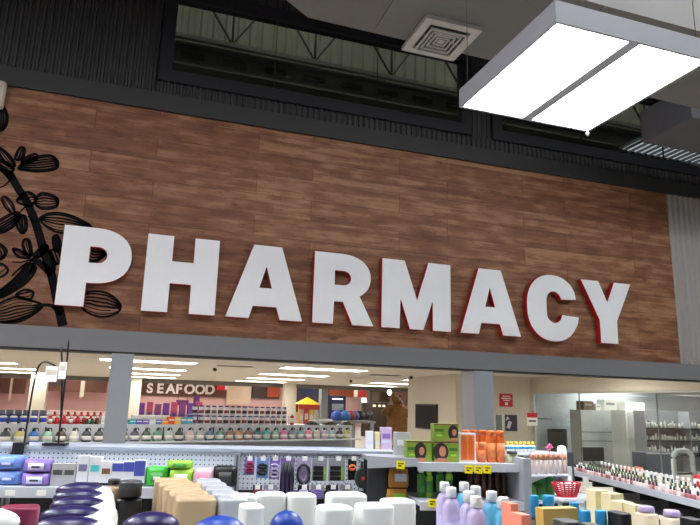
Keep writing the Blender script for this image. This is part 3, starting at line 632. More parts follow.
# ------------------------------------------------------------------ G1: peg board aisle unit behind the foreground, turned 10 degrees
R1 = math.radians(-9.8); O1 = Vector((0, 3.97, 0))
def frame(O, r):
    e1 = Vector((math.cos(r), math.sin(r), 0)); e2 = Vector((-math.sin(r), math.cos(r), 0))
    def hit(x, y, yl):
        p = onP(x, y, O+e2*yl, e2); q = p-O; return Vector((q.dot(e1), yl, p.z))
    def wl(u, v, z): return O+e1*u+e2*v+Vector((0, 0, z))
    return hit, wl
h1_, w1_ = frame(O1, R1)
ZS = round(h1_(100, 487.5, -.42).z, 3); print('G1 shelf z', ZS)
UL, UR = h1_(236.5, 470, 0).x, h1_(367, 460, 0).x
t = thing('gondola_shelf', 'white perforated aisle unit with packs on a shelf and hanging hair accessories', 'shelf unit', O1, R1)
MB().box(-2.6, UR+.22, 0, .03, ZS-.06, 1.352).obj('pegboard', PEG, t); MB().box(-2.6, UR+.22, 0, .03, .15, ZS-.061).obj('shelf_shade_panel', BLACK, t)  # black lower panel stands for the shadow and goods under the shelf
MB().box(-2.6, UR+.22, -.012, .27, 1.353, 1.375, bevel=.004).obj('top_cap', mat('cap_grey_blue', (158, 166, 178), .5, var=.02), t)
for u in (UL-1.24, UL, UR): 
    b = MB().box(u-.018, u+.018, -.025, -.001, .15, 1.352); b.obj('upright', SHELFG, t)
    MB().box(u-.005, u+.005, -.0275, -.0255, .78, 1.34).obj('upright_slot', mat('slot_dark', (60, 62, 66), .5), t)
MB().box(-2.6, UL-.03, -.42, -.03, ZS-.02, ZS).obj('shelf', SHELF, t)
MB().box(-2.6, UL-.03, -.44, -.421, ZS-.048, ZS+.002).obj('price_rail', SHELF, t)
MB().box(-2.6, UR-.1, -.5, .5, 0, .14).obj('base', BLACK, t)
for z in (.35, .70): MB().box(-2.6, UR-.15, -.42, -.03, z, z+.02).obj('shelf', SHELFG, t)
MB().box(-2.55, UR+.2, .031, .05, .15, 1.352).obj('rear_panel', SHELFG, t)
b = MB()
random.seed(3)
for k in range(9):
    u = -.62+k*.145; MB().box(u, u+.045, -.4425, -.4405, ZS-.038, ZS-.012).obj('shelf_ticket', PAPER, t)
def g1(name, label, cat, parts, x, yb, v, group=None, z=None, dz=0):
    v -= .115; u = h1_(x, yb, v).x; o = put(name, label, cat, parts, w1_(u, v, ZS+dz*.87), R1, group); o.scale = (.97, .97, .87); return o
LBL = mat('pouch_blue', (112, 148, 214), .3); PLP = mat('pouch_purple', (138, 112, 186), .3); GRN = mat('pouch_green', (60, 176, 62), .35); LIM = mat('pouch_lime', (150, 206, 60), .35); PNK = mat('pouch_pink', (226, 178, 196), .4); GRBX = mat('box_grey', (176, 176, 178), .5); SLV = mat('carton_silver_white', (222, 224, 228), .4); DBL = mat('carton_blue', (74, 84, 170), .45); LB = mat('label_pale', (206, 212, 232), .5); GLB = mat('label_green', (80, 150, 70), .5)
def pxw(px, x, y, v): return px*abs((w1_(*h1_(x, y, v))-EYE).length)/F*.97
for j in range(2):
    g1('wipes_pouch', 'light blue wipes pouch stacked at the left end, %s' % ('bottom one', 'top one')[j], 'pouch', pouch(.155, .10, .083, LBL, LB, mat('label_blue', (90, 120, 190), .5)), 10-3*j, 480, -.22, 'light blue wipes pouches', dz=.084*j)
    g1('wipes_pouch', 'light blue wipes pouch cut by the left edge, %s' % ('bottom one', 'top one')[j], 'pouch', pouch(.155, .10, .083, LBL, LB, mat('label_blue', (90, 120, 190), .5)), -19-3*j, 480, -.22, 'light blue wipes pouches', dz=.084*j)
    g1('wipes_pouch', 'glossy purple wipes pouch, %s of two stacked' % ('lower', 'upper')[j], 'pouch', pouch(.150, .10, .074, PLP, mat('dark_lid', (60, 50, 80), .4), LB), 37, 480, -.24, 'purple wipes pouches', dz=.0745*j)
for k, (x, w, h) in enumerate(((58, 11, .125), (69.5, 12, .125))): g1('grey_carton', 'short grey carton with two dark squares, %s' % ('left one', 'right one')[k], 'carton', carton(.064, .05, h, GRBX, mat('dark_square', (80, 80, 84), .5)), x, 480, -.24, 'grey cartons by the purple pouches')
for k, (x, h, lc) in enumerate(((82.5, .170, (120, 120, 160)), (94.5, .165, (70, 190, 190)), (106, .140, (130, 90, 60)))):
    g1('white_carton', 'white carton with black foot band, %s of three' % ('tallest left one', 'teal marked middle one', 'shorter right one')[k], 'carton', carton(.058, .05, h, SLV, cmat(lc), None, BLACK), x, 480, -.24, 'white cartons on the shelf')
for k, x in enumerate((117.5, 128.5, 139.5)):
    b = MB(); g1('blue_carton', 'blue and white carton with black foot band, %s of three' % ordn(k), 'carton', carton(.056, .05, .135+.008*k, SLV, None, None, BLACK)[:1]+[('label', cached(('bl', k), lambda: MB().box(-.0275, .0275, -.0262, -.0252, .085 if k < 2 else .06, .13+.008*k).mesh('label', DBL)))]+carton(.056, .05, .135+.008*k, SLV, None, None, BLACK)[1:], x, 480, -.24, 'blue and white cartons')
g1('wipes_pouch', 'bright green wipes pouch with white print', 'pouch', pouch(.125, .08, .115, GRN, mat('lid_white', (230, 240, 230), .4), GLB), 157.5, 480, -.24)
g1('wipes_pouch', 'lime green wipes pouch with white label, lower of two', 'pouch', pouch(.135, .09, .105, LIM, MILK, MILK), 181, 480, -.24, 'lime green wipes pouches')
g1('wipes_pouch', 'lime green wipes pouch lying on top of the other', 'pouch', pouch(.135, .09, .045, LIM, GRN, GLB), 179, 480, -.24, 'lime green wipes pouches', dz=.106)
g1('wipes_pouch', 'pale pink wipes pouch beside the black one', 'pouch', pouch(.115, .08, .108, PNK, MILK, mat('label_rose', (204, 120, 150), .5)), 203, 480, -.24)
g1('wipes_pouch', 'black wipes pouch with crimped top corners', 'pouch', pouch(.128, .08, .125, BLACK, DGN, mat('label_dark', (60, 60, 64), .5)), 225, 480, -.24)
# hanging accessories
def hook_parts(yl):
    return cached('hook', lambda: MB().tube([(0, .13, .02), (0, -.05, .02), (0, -.06, .028)], .003).mesh('hook', CHROME))
TICK = cached('ticket', lambda: MB().box(-.014, .014, -.064, -.062, -.002, .022).mesh('price_ticket', PAPER))
VH = -.14
def hang(name, label, x0, x1, y0, y1, cardm, prod, group='hair accessories on hooks'):
    a = h1_(x0, y0, VH); b_ = h1_(x1, y1, VH); zt = h1_((x0+x1)/2, y0, VH).z; zb = h1_((x0+x1)/2, y1, VH).z
    w = b_.x-a.x; w = h1_(x1, y0, VH).x-a.x; H = zt-zb; uc = a.x+w/2
    t = thing(name, label, 'hair accessory', w1_(uc, VH, zt-.012), R1, group)
    MB().box(-w/2, w/2, -.002, .002, -H+.012, .012).obj('backing_card', cardm, t)
    prod(t, w, H)
    return t
HK = thing('hook_row', 'row of chrome display hooks near the top of the perforated panel', 'hooks', w1_(UL, -.003, 0), R1)
VIO = mat('card_violet', (120, 98, 170), .5); LIL = mat('card_lilac', (172, 160, 196), .5); CLR = mat('card_grey', (140, 140, 150), .5); ORG = mat('orange_plastic', (226, 110, 44), .4)
def bands(m1, n=3):
    def f(t, w, H):
        for k in range(n):
            z = -H*(.3+.6*k/n); b = MB(); pts = [(w*.36*math.cos(a*PI/8), -.011, z+H*.10*math.sin(a*PI/8)) for a in range(17)]; b.tube(pts, .007, 6); b.obj('hair_band', m1, t)
    return f
def long_bands(m1):
    def f(t, w, H):
        for k in range(3):
            x = w*(-.3+.3*k); b = MB(); b.tube([(x-.006, -.012, -.012), (x-.012, -.014, -H*.5), (x-.006, -.014, -H*1.0), (x+.006, -.014, -H*1.02), (x+.012, -.014, -H*.5), (x+.006, -.012, -.012)], .006, 6); b.obj('head_band', m1, t)
    return f
def loop(m1):
    def f(t, w, H):
        b = MB(); b.tube([(w*.42*math.cos(a*PI/10), -.012, -H*.55+H*.38*math.sin(a*PI/10)) for a in range(21)], .008, 6); b.obj('hair_band', m1, t)
        b = MB(); b.tube([(w*.2*math.cos(a*PI/10), -.010, -H*.55+H*.26*math.sin(a*PI/10)) for a in range(21)], .004, 6); b.obj('hair_band', LIL, t)
    return f
def combs(m1, m2):
    def f(t, w, H):
        for k in range(3):
            z = -H*(.30+.24*k); MB().box(-w*.42, w*.25, -.010, -.0025, z-.012, z+.010, bevel=.002).obj('comb', m1, t)
        MB().box(w*.3, w*.42, -.006, -.0025, -H*.85, -H*.3).obj('yellow_strip', m2, t)
    return f
hs = [('scrunchie_card', 'purple card with red and dark scrunchies at the left end of the hooks', 245, 255, 457, 475, VIO, bands(MAROON, 2)),
 ('hair_band_card', 'blue and violet card with a black wide band', 257, 269, 458, 478, LBL, bands(BLACK, 2)), ('hair_band_card', 'violet card with a pale band beside the blue one', 270, 280, 458, 479, VIO, bands(LIL, 3)),
 ('head_band_card', 'bundle of long black head bands hanging lowest', 281, 295, 458, 498, VIO, long_bands(BLACK)), ('hair_band_card', 'lilac card with a large black oval loop', 297, 311, 458, 483, LIL, loop(BLACK)),
 ('comb_card', 'grey card with black combs and lime strip, left of two', 312.5, 327, 459, 481, CLR, combs(BLACK, LIM)), ('comb_card', 'grey card with black combs and lime strip, right of two', 329, 345, 459, 481, CLR, combs(BLACK, LIM)),
 ('hair_clip_card', 'black card with one orange hair clip', 348, 356.5, 459, 480, BLACK, bands(ORG, 1))]
for q in hs: hang(*q[:2], *q[2:6], q[6], q[7])
for q in hs:
    x = (q[2]+q[3])/2; u = h1_(x, 456, VH); r = u.x-UL
    hk = link('hook', hook_parts(0), HK); hk.location = (r, -.14, u.z-.018); link('price_ticket', TICK, hk)
# lower rank of cards
for k, (x0, x1, c) in enumerate(((253, 262, MAROON), (264, 277, VIO), (298, 309, LIL), (311, 324, VIO), (326, 338, BLACK), (340, 352, DGN))):
    hang('accessory_card', 'dark accessory card in the lower rank, %s' % ordn(k), x0, x1, 485, 499, CLR if k % 2 else BLACK, bands(c, 2), 'lower rank of accessory cards')
    x = (x0+x1)/2; u = h1_(x, 484, VH); hk = link('hook', hook_parts(0), HK); hk.location = (u.x-UL, -.14, u.z-.018); link('price_ticket', TICK, hk)
# hair brush
a = h1_(361.5, 478, -.2); t = thing('hair_brush', 'oval dark hair brush with a pink dot by the end of the unit', 'hair brush', w1_(a.x, -.2, a.z), R1)
MB().loft([(-.006, .036, .052), (-.002, .04, .056), (.006, .04, .056), (.01, .034, .05)], 20).xf(Matrix.Rotation(PI/2, 4, 'X')).obj('brush_head', DGN, t)
MB().loft([(-.011, .01, .01), (-.0062, .012, .012)], 10).xf(Matrix.Rotation(PI/2, 4, 'X') @ Matrix.Rotation(PI, 4, 'X')).obj('pink_dot', mat('pink_dot', (220, 60, 90), .4), t).location = (.008, -.0, 0)
MB().tube([(0, 0, .05), (0, .0, .09)], .008).obj('handle', BLACK, t)
MB().tube([(0, .0, .088), (0, .19, .088)], .003).obj('hook', CHROME, t)
# bent wire sign holders with tags on top of G1
def sign_stand(label, base, wire, tagbox, cols=(CREAM,)):
    a = h1_(base[0], base[3], .03); b_ = h1_(base[1], base[3], .03); zt = 1.376
    t = thing('sign_holder', label, 'sign holder', w1_((a.x+b_.x)/2, 0, zt), R1); wd = (b_.x-a.x)/2; o = Vector(((a.x+b_.x)/2, 0, zt))
    MB().box(-wd, wd, -.03, .05, 0, .012).obj('clamp', BLACK, t)
    if base[2]: MB().box(-wd, wd, -.034, -.030, -base[2], .012).obj('clamp_plate', BLACK, t)
    for k, wr in enumerate(wire):
        pts = [h1_(x, y, .01)-Vector((o.x, 0, o.z)) for x, y in wr]; pts = [Vector((q[0], .01, q[1])) for q in smooth([(p.x, p.z) for p in pts], False, 5)]
        pts[0].z = max(pts[0].z, .01) if k == 0 else pts[0].z
        MB().tube(pts, .0055, 6).obj('wire_arm', BLACK, t)
    for x0, x1, y0, y1 in tagbox:
        p = h1_(x0, y0, 0)-o; q = h1_(x1, y1, 0)-o; MB().box(p.x, q.x, -.004, -.002, q.z, p.z).obj('hanging_tag', PAPER, t); MB().box(p.x+.005, q.x-.005, -.0045, -.0041, p.z-.05, p.z-.02).obj('tag_print', CREAM, t)
sign_stand('bent black wire holder with a cream tag, on the clamp plate at left', (16.5, 28, .062, 445), [[(24, 445), (28, 418), (33, 388), (38, 368), (44, 362), (52, 364), (58, 368)]], [(46.5, 56.5, 366, 382)])
sign_stand('tall black wire holder with a narrow cream tag, left of the grey post', (45, 68, 0, 445), [[(58, 445), (62, 410), (66, 372), (69, 339)], [(61, 418), (62, 380), (61.5, 347)]], [(60, 65.5, 362, 379)])

# ------------------------------------------------------------------ G4: right hand aisle unit with hair colour boxes and orange bottles
R4 = math.radians(-10); O4 = Vector((1.49, 3.23, 0)); h4, w4 = frame(O4, R4); Z4 = 1.35
W4 = h4(518, 466, 0).x
DKP = mat('dark_peg_panel', (52, 56, 60), .6); 
t = thing('gondola_shelf', 'white topped aisle unit with orange bottles and green hair colour boxes', 'shelf unit', O4, R4)
def bb(x0, x1, y0, y1, z0, z1, nm, m): return MB().box(x0, x1, y0, y1, z0, z1).obj(nm, m, t)
bb(-.0, W4, -.0, .34, Z4-.022, Z4, 'shelf', SHELF); bb(0, W4, -.018, -.001, Z4-.040, Z4+.004, 'price_rail', SHELF)
z2 = h4(425, 501, -.02).z; bb(0, W4, -.05, .31, z2-.022, z2, 'shelf', SHELF); bb(0, W4, -.068, -.051, z2-.040, z2+.004, 'price_rail', SHELF)
bb(0, W4, .341, .36, .15, Z4-.023, 'back_panel', DKP); bb(-.0, W4+.04, -.03, .34, 0, .14, 'base', BLACK)
bb(0, W4, -.05, .31, .55, .57, 'shelf', SHELFG)
bb(W4+.001, W4+.045, -.07, .36, .15, Z4+.035, 'end_panel', SHELFG)
ze = h4(390, 458, .03).z; ul = h4(368, 460, .10).x
b = MB(); A = [(ul, .12), (-.004, -.01), (-.004, .30), (ul, .30)]; va = [b.bm.verts.new((x, y, ze-.02)) for x, y in A]; vb = [b.bm.verts.new((x, y, ze)) for x, y in A]
b.bm.faces.new(va[::-1]); b.bm.faces.new(vb)
for k in range(4): b.bm.faces.new((va[k], va[(k+1)%4], vb[(k+1)%4], vb[k]))
b.obj('side_shelf', SHELFG, t)
b = MB(); va = [b.bm.verts.new(p) for p in ((ul, .117, ze-.062), (-.004, -.013, ze-.036), (-.004, -.013, ze+.003), (ul, .117, ze+.003), (ul, .105, ze-.062), (-.004, -.025, ze-.036), (-.004, -.025, ze+.003), (ul, .105, ze+.003))]
for q in ((0,1,2,3),(7,6,5,4),(0,4,5,1),(1,5,6,2),(2,6,7,3),(3,7,4,0)): b.bm.faces.new([va[i] for i in q])
b.obj('price_rail', SHELFG, t)
u0, u1 = h4(372, 480, .13).x, h4(387, 480, .13).x
bb(u0-.02, u1, .16, .175, .15, ze-.021, 'side_peg_panel', DKP); bb(u0-.02, -.005, .28, .295, .15, ze-.021, 'side_peg_panel', DKP)
zlow = h4(400, 507, .10).z; bb(u1+.003, -.005, .0, .279, zlow-.02, zlow, 'side_shelf', SHELFG)
TG = cached('yt', lambda: MB().box(-.026, .026, -.0015, .0015, -.048, 0).mesh('yellow_price_tag', YEL)); TP = cached('yp', lambda: MB().box(-.018, .018, -.0025, -.0016, -.018, -.012).mesh('tag_print', BLACK)); TP2 = cached('yp2', lambda: MB().box(-.014, .004, -.0025, -.0016, -.034, -.026).mesh('tag_print', BLACK))
def ytag(hit, wl, rz, x, y, v, label, s=1.0):
    q = hit(x, y, v); t = thing('price_tag', label, 'price tag', wl(q.x, v, q.z), rz, 'yellow price tags'); t.rotation_euler.y = math.radians(4); t.scale = (s, s, s)
    link('tag_card', TG, t); link('tag_print', TP, t); link('tag_print', TP2, t)
for k, (x, y) in enumerate(((469, 465.5), (478.5, 465.5), (487.5, 465.5))): ytag(h4, w4, R4, x, y, -.023, 'yellow price tag below the orange bottles, %s of three' % ordn(k), .85)
ytag(h4, w4, R4, 401, 461, -.028, 'yellow price tag on the short side shelf', .85); ytag(h4, w4, R4, 432.5, 499, -.072, 'yellow price tag on the lower rail beside the lavender lotion', .85)
ytag(h1_, w1_, R1, 359.5, 494.5, -.44, 'yellow price tag low beneath the hair brush', .75)
# hair colour boxes
HGR = mat('box_green', (124, 150, 48), .45, var=.2, scale=20); HRED = mat('box_maroon_edge', (110, 50, 50), .5); SKIN = mat('print_skin', (186, 124, 90), .6); HAIR = mat('print_hair', (34, 22, 22), .6); OR2 = mat('orange_bottle', (206, 96, 34), .35, var=.1, scale=30); OR3 = mat('orange_label', (220, 128, 66), .5); DGR = mat('print_dark_green', (60, 104, 34), .6)
def g4(name, label, cat, parts, x, v, group=None, z=Z4): u = h4(x, 455, v).x; return put(name, label, cat, parts, w4(u, v, z), R4, group)
def px4(p, v=.1): return p*((w4(h4(450, 450, v).x, v, 1.4)-EYE).length)/F*.96
def ell(cx, cz, rx, rz, y, n=16): return [(cx+rx*math.cos(2*PI*k/n), cz+rz*math.sin(2*PI*k/n)) for k in range(n)]
def hairbox(w, d, h, px_, big):
    def mk():
        o = [('box_body', MB().box(-w/2, w/2, -d/2, d/2, 0, h, bevel=.001).mesh('box_body', HGR)), ('edge_print', MB().box(-w/2, w/2, -d/2-.0012, -d/2-.0002, h*.93, h*.995).mesh('edge_print', HRED))]
        cx = px_*w; r = h*(.46 if big else .36)
        o.append(('hair_print', MB().prism_xz(ell(cx, h*.50, r*.85, h*.44, 0), -d/2-.0015, -d/2-.0003).mesh('hair_print', HAIR)))
        o.append(('face_print', MB().prism_xz(ell(cx+r*.18, h*.52, r*.38, r*.55, 0), -d/2-.0024, -d/2-.0016).mesh('face_print', SKIN)))
        o.append(('shoulder_print', MB().prism_xz([(cx-r*.9, h*.02), (cx+r*1.0, h*.02), (cx+r*.5, h*.2), (cx-r*.3, h*.2)], -d/2-.0024, -d/2-.0016).mesh('shoulder_print', SKIN)))
        o.append(('print_bar', MB().box(-w*.45 if px_ > 0 else w*.12, -w*.1 if px_ > 0 else w*.45, -d/2-.0012, -d/2-.0002, h*.55, h*.7).mesh('print_bar', DGR)))
        o.append(('print_bar', MB().box(-w*.4 if px_ > 0 else w*.18, -w*.16 if px_ > 0 else w*.4, -d/2-.0012, -d/2-.0002, h*.3, h*.38).mesh('print_bar', LIM)))
        return o
    return cached(('hb', w, d, h, px_, big), mk)
wb, hb_ = round(px4(25), 3), round(px4(19.5), 3)
g4('hair_colour_box', 'green hair colour box with short haired woman, lower left', 'box', hairbox(wb, .07, hb_, .05, False), 417.5, .10, 'green hair colour boxes')
g4('hair_colour_box', 'green hair colour box with long dark hair, lower right', 'box', hairbox(wb, .07, hb_, -.22, True), 444.5, .10, 'green hair colour boxes')
g4('hair_colour_box', 'green hair colour box on top with curly haired woman at its right', 'box', hairbox(wb, .07, round(hb_*.85, 3), .28, False), 444.5, .10, 'green hair colour boxes', z=Z4+hb_+.001)
g4('hair_colour_box', 'green hair colour box on top at left, mostly behind', 'box', hairbox(wb, .07, round(hb_*.85, 3), -.2, False), 417.5+.0, .185, 'green hair colour boxes', z=Z4)
OB = bottle(round(px4(9), 3), .035, round(px4(30), 3), OR2, OR2, .42, .12, OR3, 2.6, .06)
OBs = bottle(round(px4(8), 3), .03, round(px4(19), 3), OR2, OR3, .40, .22, OR3, 2.6, .08)
for k in range(5): g4('orange_bottle', 'tall orange bottle in the back row, %s' % ordn(k), 'bottle', OB, 466+8.6*k, .225, 'tall orange bottles, back row')
for k, x in enumerate((491, 500.5)): g4('orange_bottle', 'tall orange bottle in the front row, %s' % ('left one', 'right one at the end')[k], 'bottle', OB, x, .10, 'tall orange bottles, front row')
g4('orange_bottle', 'short orange bottle with pale cap behind the white framed box', 'bottle', OBs, 481.5, .10, 'short orange bottle')
def window_box():
    w, h = round(px4(17), 3), round(px4(28), 3)
    o = [('box_body', MB().box(-w/2, w/2, -.02, .02, 0, h, bevel=.001).mesh('box_body', MILK)), ('window_print', MB().box(-w*.42, w*.42, -.0212, -.0202, h*.07, h*.93).mesh('window_print', OR3))]
    for s in (-1, 1): o.append(('bottle_print', MB().prism_xz([(s*w*.2-w*.15, h*.1), (s*w*.2+w*.15, h*.1), (s*w*.2+w*.15, h*.7), (s*w*.2+w*.08, h*.76), (s*w*.2+w*.08, h*.88), (s*w*.2-w*.08, h*.88), (s*w*.2-w*.08, h*.76), (s*w*.2-w*.15, h*.7)], -.0225, -.0213).mesh('bottle_print', OR2)))
    return o
g4('twin_bottle_box', 'white framed box showing two orange bottles', 'box', window_box(), 466.5, .10)
g4('cream_jar', 'low pale green jar with dark lid at the end of the shelf', 'jar', bottle(round(px4(11), 3), .04, round(px4(11), 3), mat('jar_green', (176, 180, 140), .4), BLACK, .48, .2, None, 2.2, .03), 512, .09)
g4('grey_basket_box', 'pale grey perforated carton behind the green boxes', 'carton', carton(round(px4(16), 3), .05, round(px4(26), 3), GRBX, SLV), 404.5-3, .27)
# under the top shelf
BRN = mat('brown_bottle', (84, 52, 42), .35); GRB = mat('green_bottle', (64, 132, 52), .35); GOLD = mat('gold_pack', (190, 136, 56), .45, var=.2, scale=12)
def g4l(name, label, cat, parts, x, v, group=None): u = h4(x, 485, v).x; return put(name, label, cat, parts, w4(u, v, z2), R4, group)
for k, (x, m_, l_) in enumerate(((421, GRB, 'white capped one'), (429, LIM, 'lime one'), (440, GRB, 'behind the pump'), (449, LIM, 'yellowish one by the lavender lotion'))):
    g4l('green_bottle', 'green bottle on the lower shelf, '+l_, 'bottle', bottle(.042, .035, .15-.012*(k == 1), m_, MILK if k == 0 else m_, .34, .14, GLB, 2.4), x, .12, 'green bottles on the lower shelf')
for k in range(6): g4l('brown_bottle', 'dark brown bottle in the shadow of the shelf, %s' % ordn(k), 'bottle', bottle(.028, .025, .145, BRN, BRN, .34, .14, None, 2.4), 470+6.8*k, .14, 'dark brown bottles on the lower shelf')
# gold packs hanging at the side shelf
for k, (x0, x1, y0, y1, l_) in enumerate(((388, 409, 468, 488, 'upper gold pack with pale window on the side shelf'), (386, 408, 488, 503, 'lower gold pack below the pale window one'))):
    a = h4(x0, y0, .14); b_ = h4(x1, y0, .14); zt, zb = h4(x0, y0, .14).z, h4(x0, y1, .14).z
    if k == 1: zb = zlow
    t = thing('snack_pack', l_, 'pack', w4((a.x+b_.x)/2, .14, zb+(.001 if k else .002)), R4, 'gold packs on the side shelf'); H = zt-zb-.004; w = b_.x-a.x
    MB().loft([(0, w*.44, .004, 3), (H*.08, w*.47, .012, 3), (H*.5, w*.48, .022, 3), (H*.9, w*.45, .010, 3), (H, w*.43, .003, 3)], 18).obj('pack_body', GOLD, t)
    MB().box(-w*.22, w*.34, -.026, -.0222, H*.35, H*.75).obj('pale_window', LB if k == 0 else LIM, t)
q = h4(404, 503, .06); put('purple_pouch', 'small purple pouch low beside the gold packs', 'pouch', pouch(.07, .04, .04, PURP, PURP, PLP), w4(q.x, .05, zlow), R4)

# ------------------------------------------------------------------ things standing on the right end of the G1 cap
def cap1(name, label, cat, parts, x, v, group=None): u = h1_(x, 442, v).x; return put(name, label, cat, parts, w1_(u, v, 1.3752), R1, group)
for k, (x, w, h, m_, l_) in enumerate(((369, .045, .11, SLV, 'white narrow carton at the left'), (377, .03, .105, CRY, 'pale yellow narrow carton'), (385.5, .07, .135, mat('carton_pink', (206, 180, 210), .5), 'lilac patterned carton'), )):
    cap1('gift_carton', l_+' standing on the top ledge', 'carton', carton(w, .05, h, m_, PLP if k == 2 else None, LB), x, .18)
for k, (x, m_, l_) in enumerate(((391, ORG, 'orange'), (396, BLACK, 'black'), (400.5, SALM, 'salmon'), (394, DGN, 'dark'))):
    cap1('small_ornament', 'tiny %s trinket figure on the top ledge' % l_, 'ornament', [('base', cached('ob', lambda: MB().loft([(0, .014, .014), (.008, .014, .014)], 10).mesh('base', DGN))), ('figure', cached(('of', k), lambda: MB().loft([(.008, .006, .006), (.02, .014, .012), (.035, .010, .009), (.042, .006, .006), (.05, .010, .010), (.06, .008, .008), (.064, .003, .003)], 12).mesh('figure', m_)))], x, .19 if k < 3 else .10)

# ------------------------------------------------------------------ G5: small white unit behind, with rows of little bottles
Y5 = 4.75; z5 = onY(527, 453, Y5).z; x5a, x5b = onY(500, 453, Y5).x, onY(564, 451, Y5).x
t = thing('gondola_shelf', 'rounded white unit behind the grey upright with rows of tiny bottles', 'shelf unit', (x5a, Y5, 0)); W5 = x5b-x5a; xm = onY(527, 470, Y5).x-x5a
MB().box(0, W5, -.0, .30, z5-.02, z5, bevel=.004).obj('top_shelf', SHELF, t)
b = MB(); zz = lambda x, y: onY(x, y, Y5).z
pl = [(xm, zz(527, 486)), (W5, zz(566, 471)), (W5, z5-.0205), (xm, z5-.0205)]; b.prism_xz(pl, .03, .05); b.obj('front_panel', SHELF, t)
zs = zz(545, 474); MB().box(xm, W5, -.06, .029, zs-.012, zs).obj('ledge', SHELF, t)
MB().loft([(zs-.05, .035, .05, 2), (z5+.03, .035, .05, 2), (z5+.05, .028, .04, 2), (z5+.058, .012, .02, 2)], 16).obj('rounded_end', WHITE, t).location = (W5+.037, .08, 0)
zl5 = .90; MB().box(0, W5+.45, .0, .45, zl5-.02, zl5).obj('shelf', SHELF, t); MB().box(0, W5+.45, .12, .45, 0, .12).obj('base', BLACK, t); MB().box(0, W5+.45, .46, .48, .0, z5-.03).obj('back_panel', DKP, t)
NB = simple_bottle(.030, .16, mat('clear_pinkish', (206, 186, 180), .3), mat('copper_cap', (196, 120, 84), .35), .28, .9)
n5 = 8
for k in range(n5): put('nail_bottle', 'slim bottle with copper cap on the small ledge, %s' % ordn(k), 'bottle', NB, (x5a+xm+.024+(W5-xm-.04)*k/(n5-1), Y5-.03, zs), 0, 'slim copper capped bottles').scale = (1, 1, (z5-zs)/.165)
WB = cached('wb', lambda: [('bottle_body', MB().loft([(0, .017, .017, 3), (.055, .017, .017, 3), (.062, .012, .012)], 12).mesh('bottle_body', MILK)), ('label', MB().loft([(.03, .0175, .0175, 3), (.05, .0175, .0175, 3)], 12).mesh('label', CYAN)), ('cap', MB().loft([(.062, .013, .013), (.088, .012, .012)], 12).mesh('cap', mat('cap_yellow', (232, 200, 60), .4)))])
for k in range(9): put('yellow_capped_bottle', 'small white bottle with blue label and yellow cap, %s' % ordn(k), 'bottle', WB, (x5a+.03+k*.0415, Y5+.06, z5), 0, 'small yellow capped bottles on the rounded unit')
q = onY(550, 449, Y5+.02); t = thing('flower_ornament', 'bright pink artificial flower on the rounded white unit', 'flower', (q.x, Y5+.03, z5)); PK = mat('petal_pink', (236, 110, 170), .5)
MB().tube([(0, 0, 0), (0, 0, .04)], .003).obj('stem', GRN, t)
for k in range(6):
    a = k*PI/3; MB().loft([(-.004, .010, .008), (.0, .022, .015), (.006, .012, .009)], 10).xf(Matrix.Translation((.022*math.cos(a), -.008*math.sin(a), .045+.018*math.sin(a))) @ Matrix.Rotation(a, 4, 'Y')).obj('petal', PK, t)
for k, x in enumerate((532, 541, 550)): q = onY(x, 495, Y5+.1); put('green_tea_bottle', 'large bright green bottle under the rounded unit, %s of three' % ordn(k), 'bottle', bottle(.075, .07, .22, mat('bright_green', (40, 170, 80), .35), GRB, .3, .12, GLB, 2.3), (q.x, Y5+.10, zl5), 0, 'green bottles under the rounded unit')
q = onY(571, 458, Y5); put('orange_pot', 'small orange pot right of the rounded white end', 'pot', bottle(.05, .05, .06, ORG, SALM, .45, .3), (q.x+.01, Y5+.12, 1.17), 0)
put('grey_display_box', 'pale grey display box below the orange pot', 'box', carton(.10, .10, .268, GRBX, SLV, SLV), (q.x+.01, Y5+.12, zl5), 0)
# red basket
q = onY(565, 493, Y5-.15); t = thing('wire_basket', 'red woven basket holding small tubes below the rounded unit', 'basket', (q.x, Y5+.10, zl5)) if False else thing('wire_basket', 'red woven basket holding small tubes beside the green bottles', 'basket', (q.x+.04, Y5+.10-.22, .95))
RED = mat('basket_red', (176, 28, 48), .45)
b = MB()
for k in range(7): b.tube([((.085+.006*k)*math.cos(a*PI/12), (.06+.005*k)*math.sin(a*PI/12), .012+.016*k) for a in range(25)], .006, 6)
for k in range(20): a = k*PI/10; b.tube([(.08*math.cos(a), .056*math.sin(a), .0), (.13*math.cos(a), .095*math.sin(a), .112)], .004, 5)
b.loft([(0, .09, .065), (.008, .09, .065)], 20); b.obj('basket_body', RED, t)
b0 = t
for k in range(5): put('cream_tube', 'small pale tube lying in the red basket, %s' % ordn(k), 'tube', [(None, cached('tube', lambda: MB().loft([(0, .012, .012), (.10, .012, .004)], 10, MILK).mesh('tube_body')))], (b0.location.x-.06+.03*k, b0.location.y+.01*(k % 2), .962), 0, 'tubes in the red basket').rotation_euler = (0, .25*(k-2)/2, 0)
MBt = thing('low_table', 'small low display table under the red basket', 'table', (b0.location.x, b0.location.y, 0)); MB().box(-.15, .15, -.10, .10, .93, .95).obj('table_top', SHELF, MBt)
for sx in (-1, 1):
    for sy in (-1, 1): MB().box(sx*.13-.012, sx*.13+.012, sy*.08-.012, sy*.08+.012, 0, .93).obj('leg', SHELFG, MBt)

# ------------------------------------------------------------------ G6: long run of small cosmetics on the right
P0 = onZ(563, 467.5, 1.0); P1 = onZ(700, 501, 1.0); P0.z = P1.z = 0
e = (P0-P1).normalized(); R6 = math.atan2(e.y, e.x); LN = (P0-P1).length
O6 = P1 - e*.9; LT = LN+.9
t = thing('gondola_shelf', 'long white counter shelf of tiny cosmetics running toward the pharmacy glass', 'shelf unit', O6, R6)
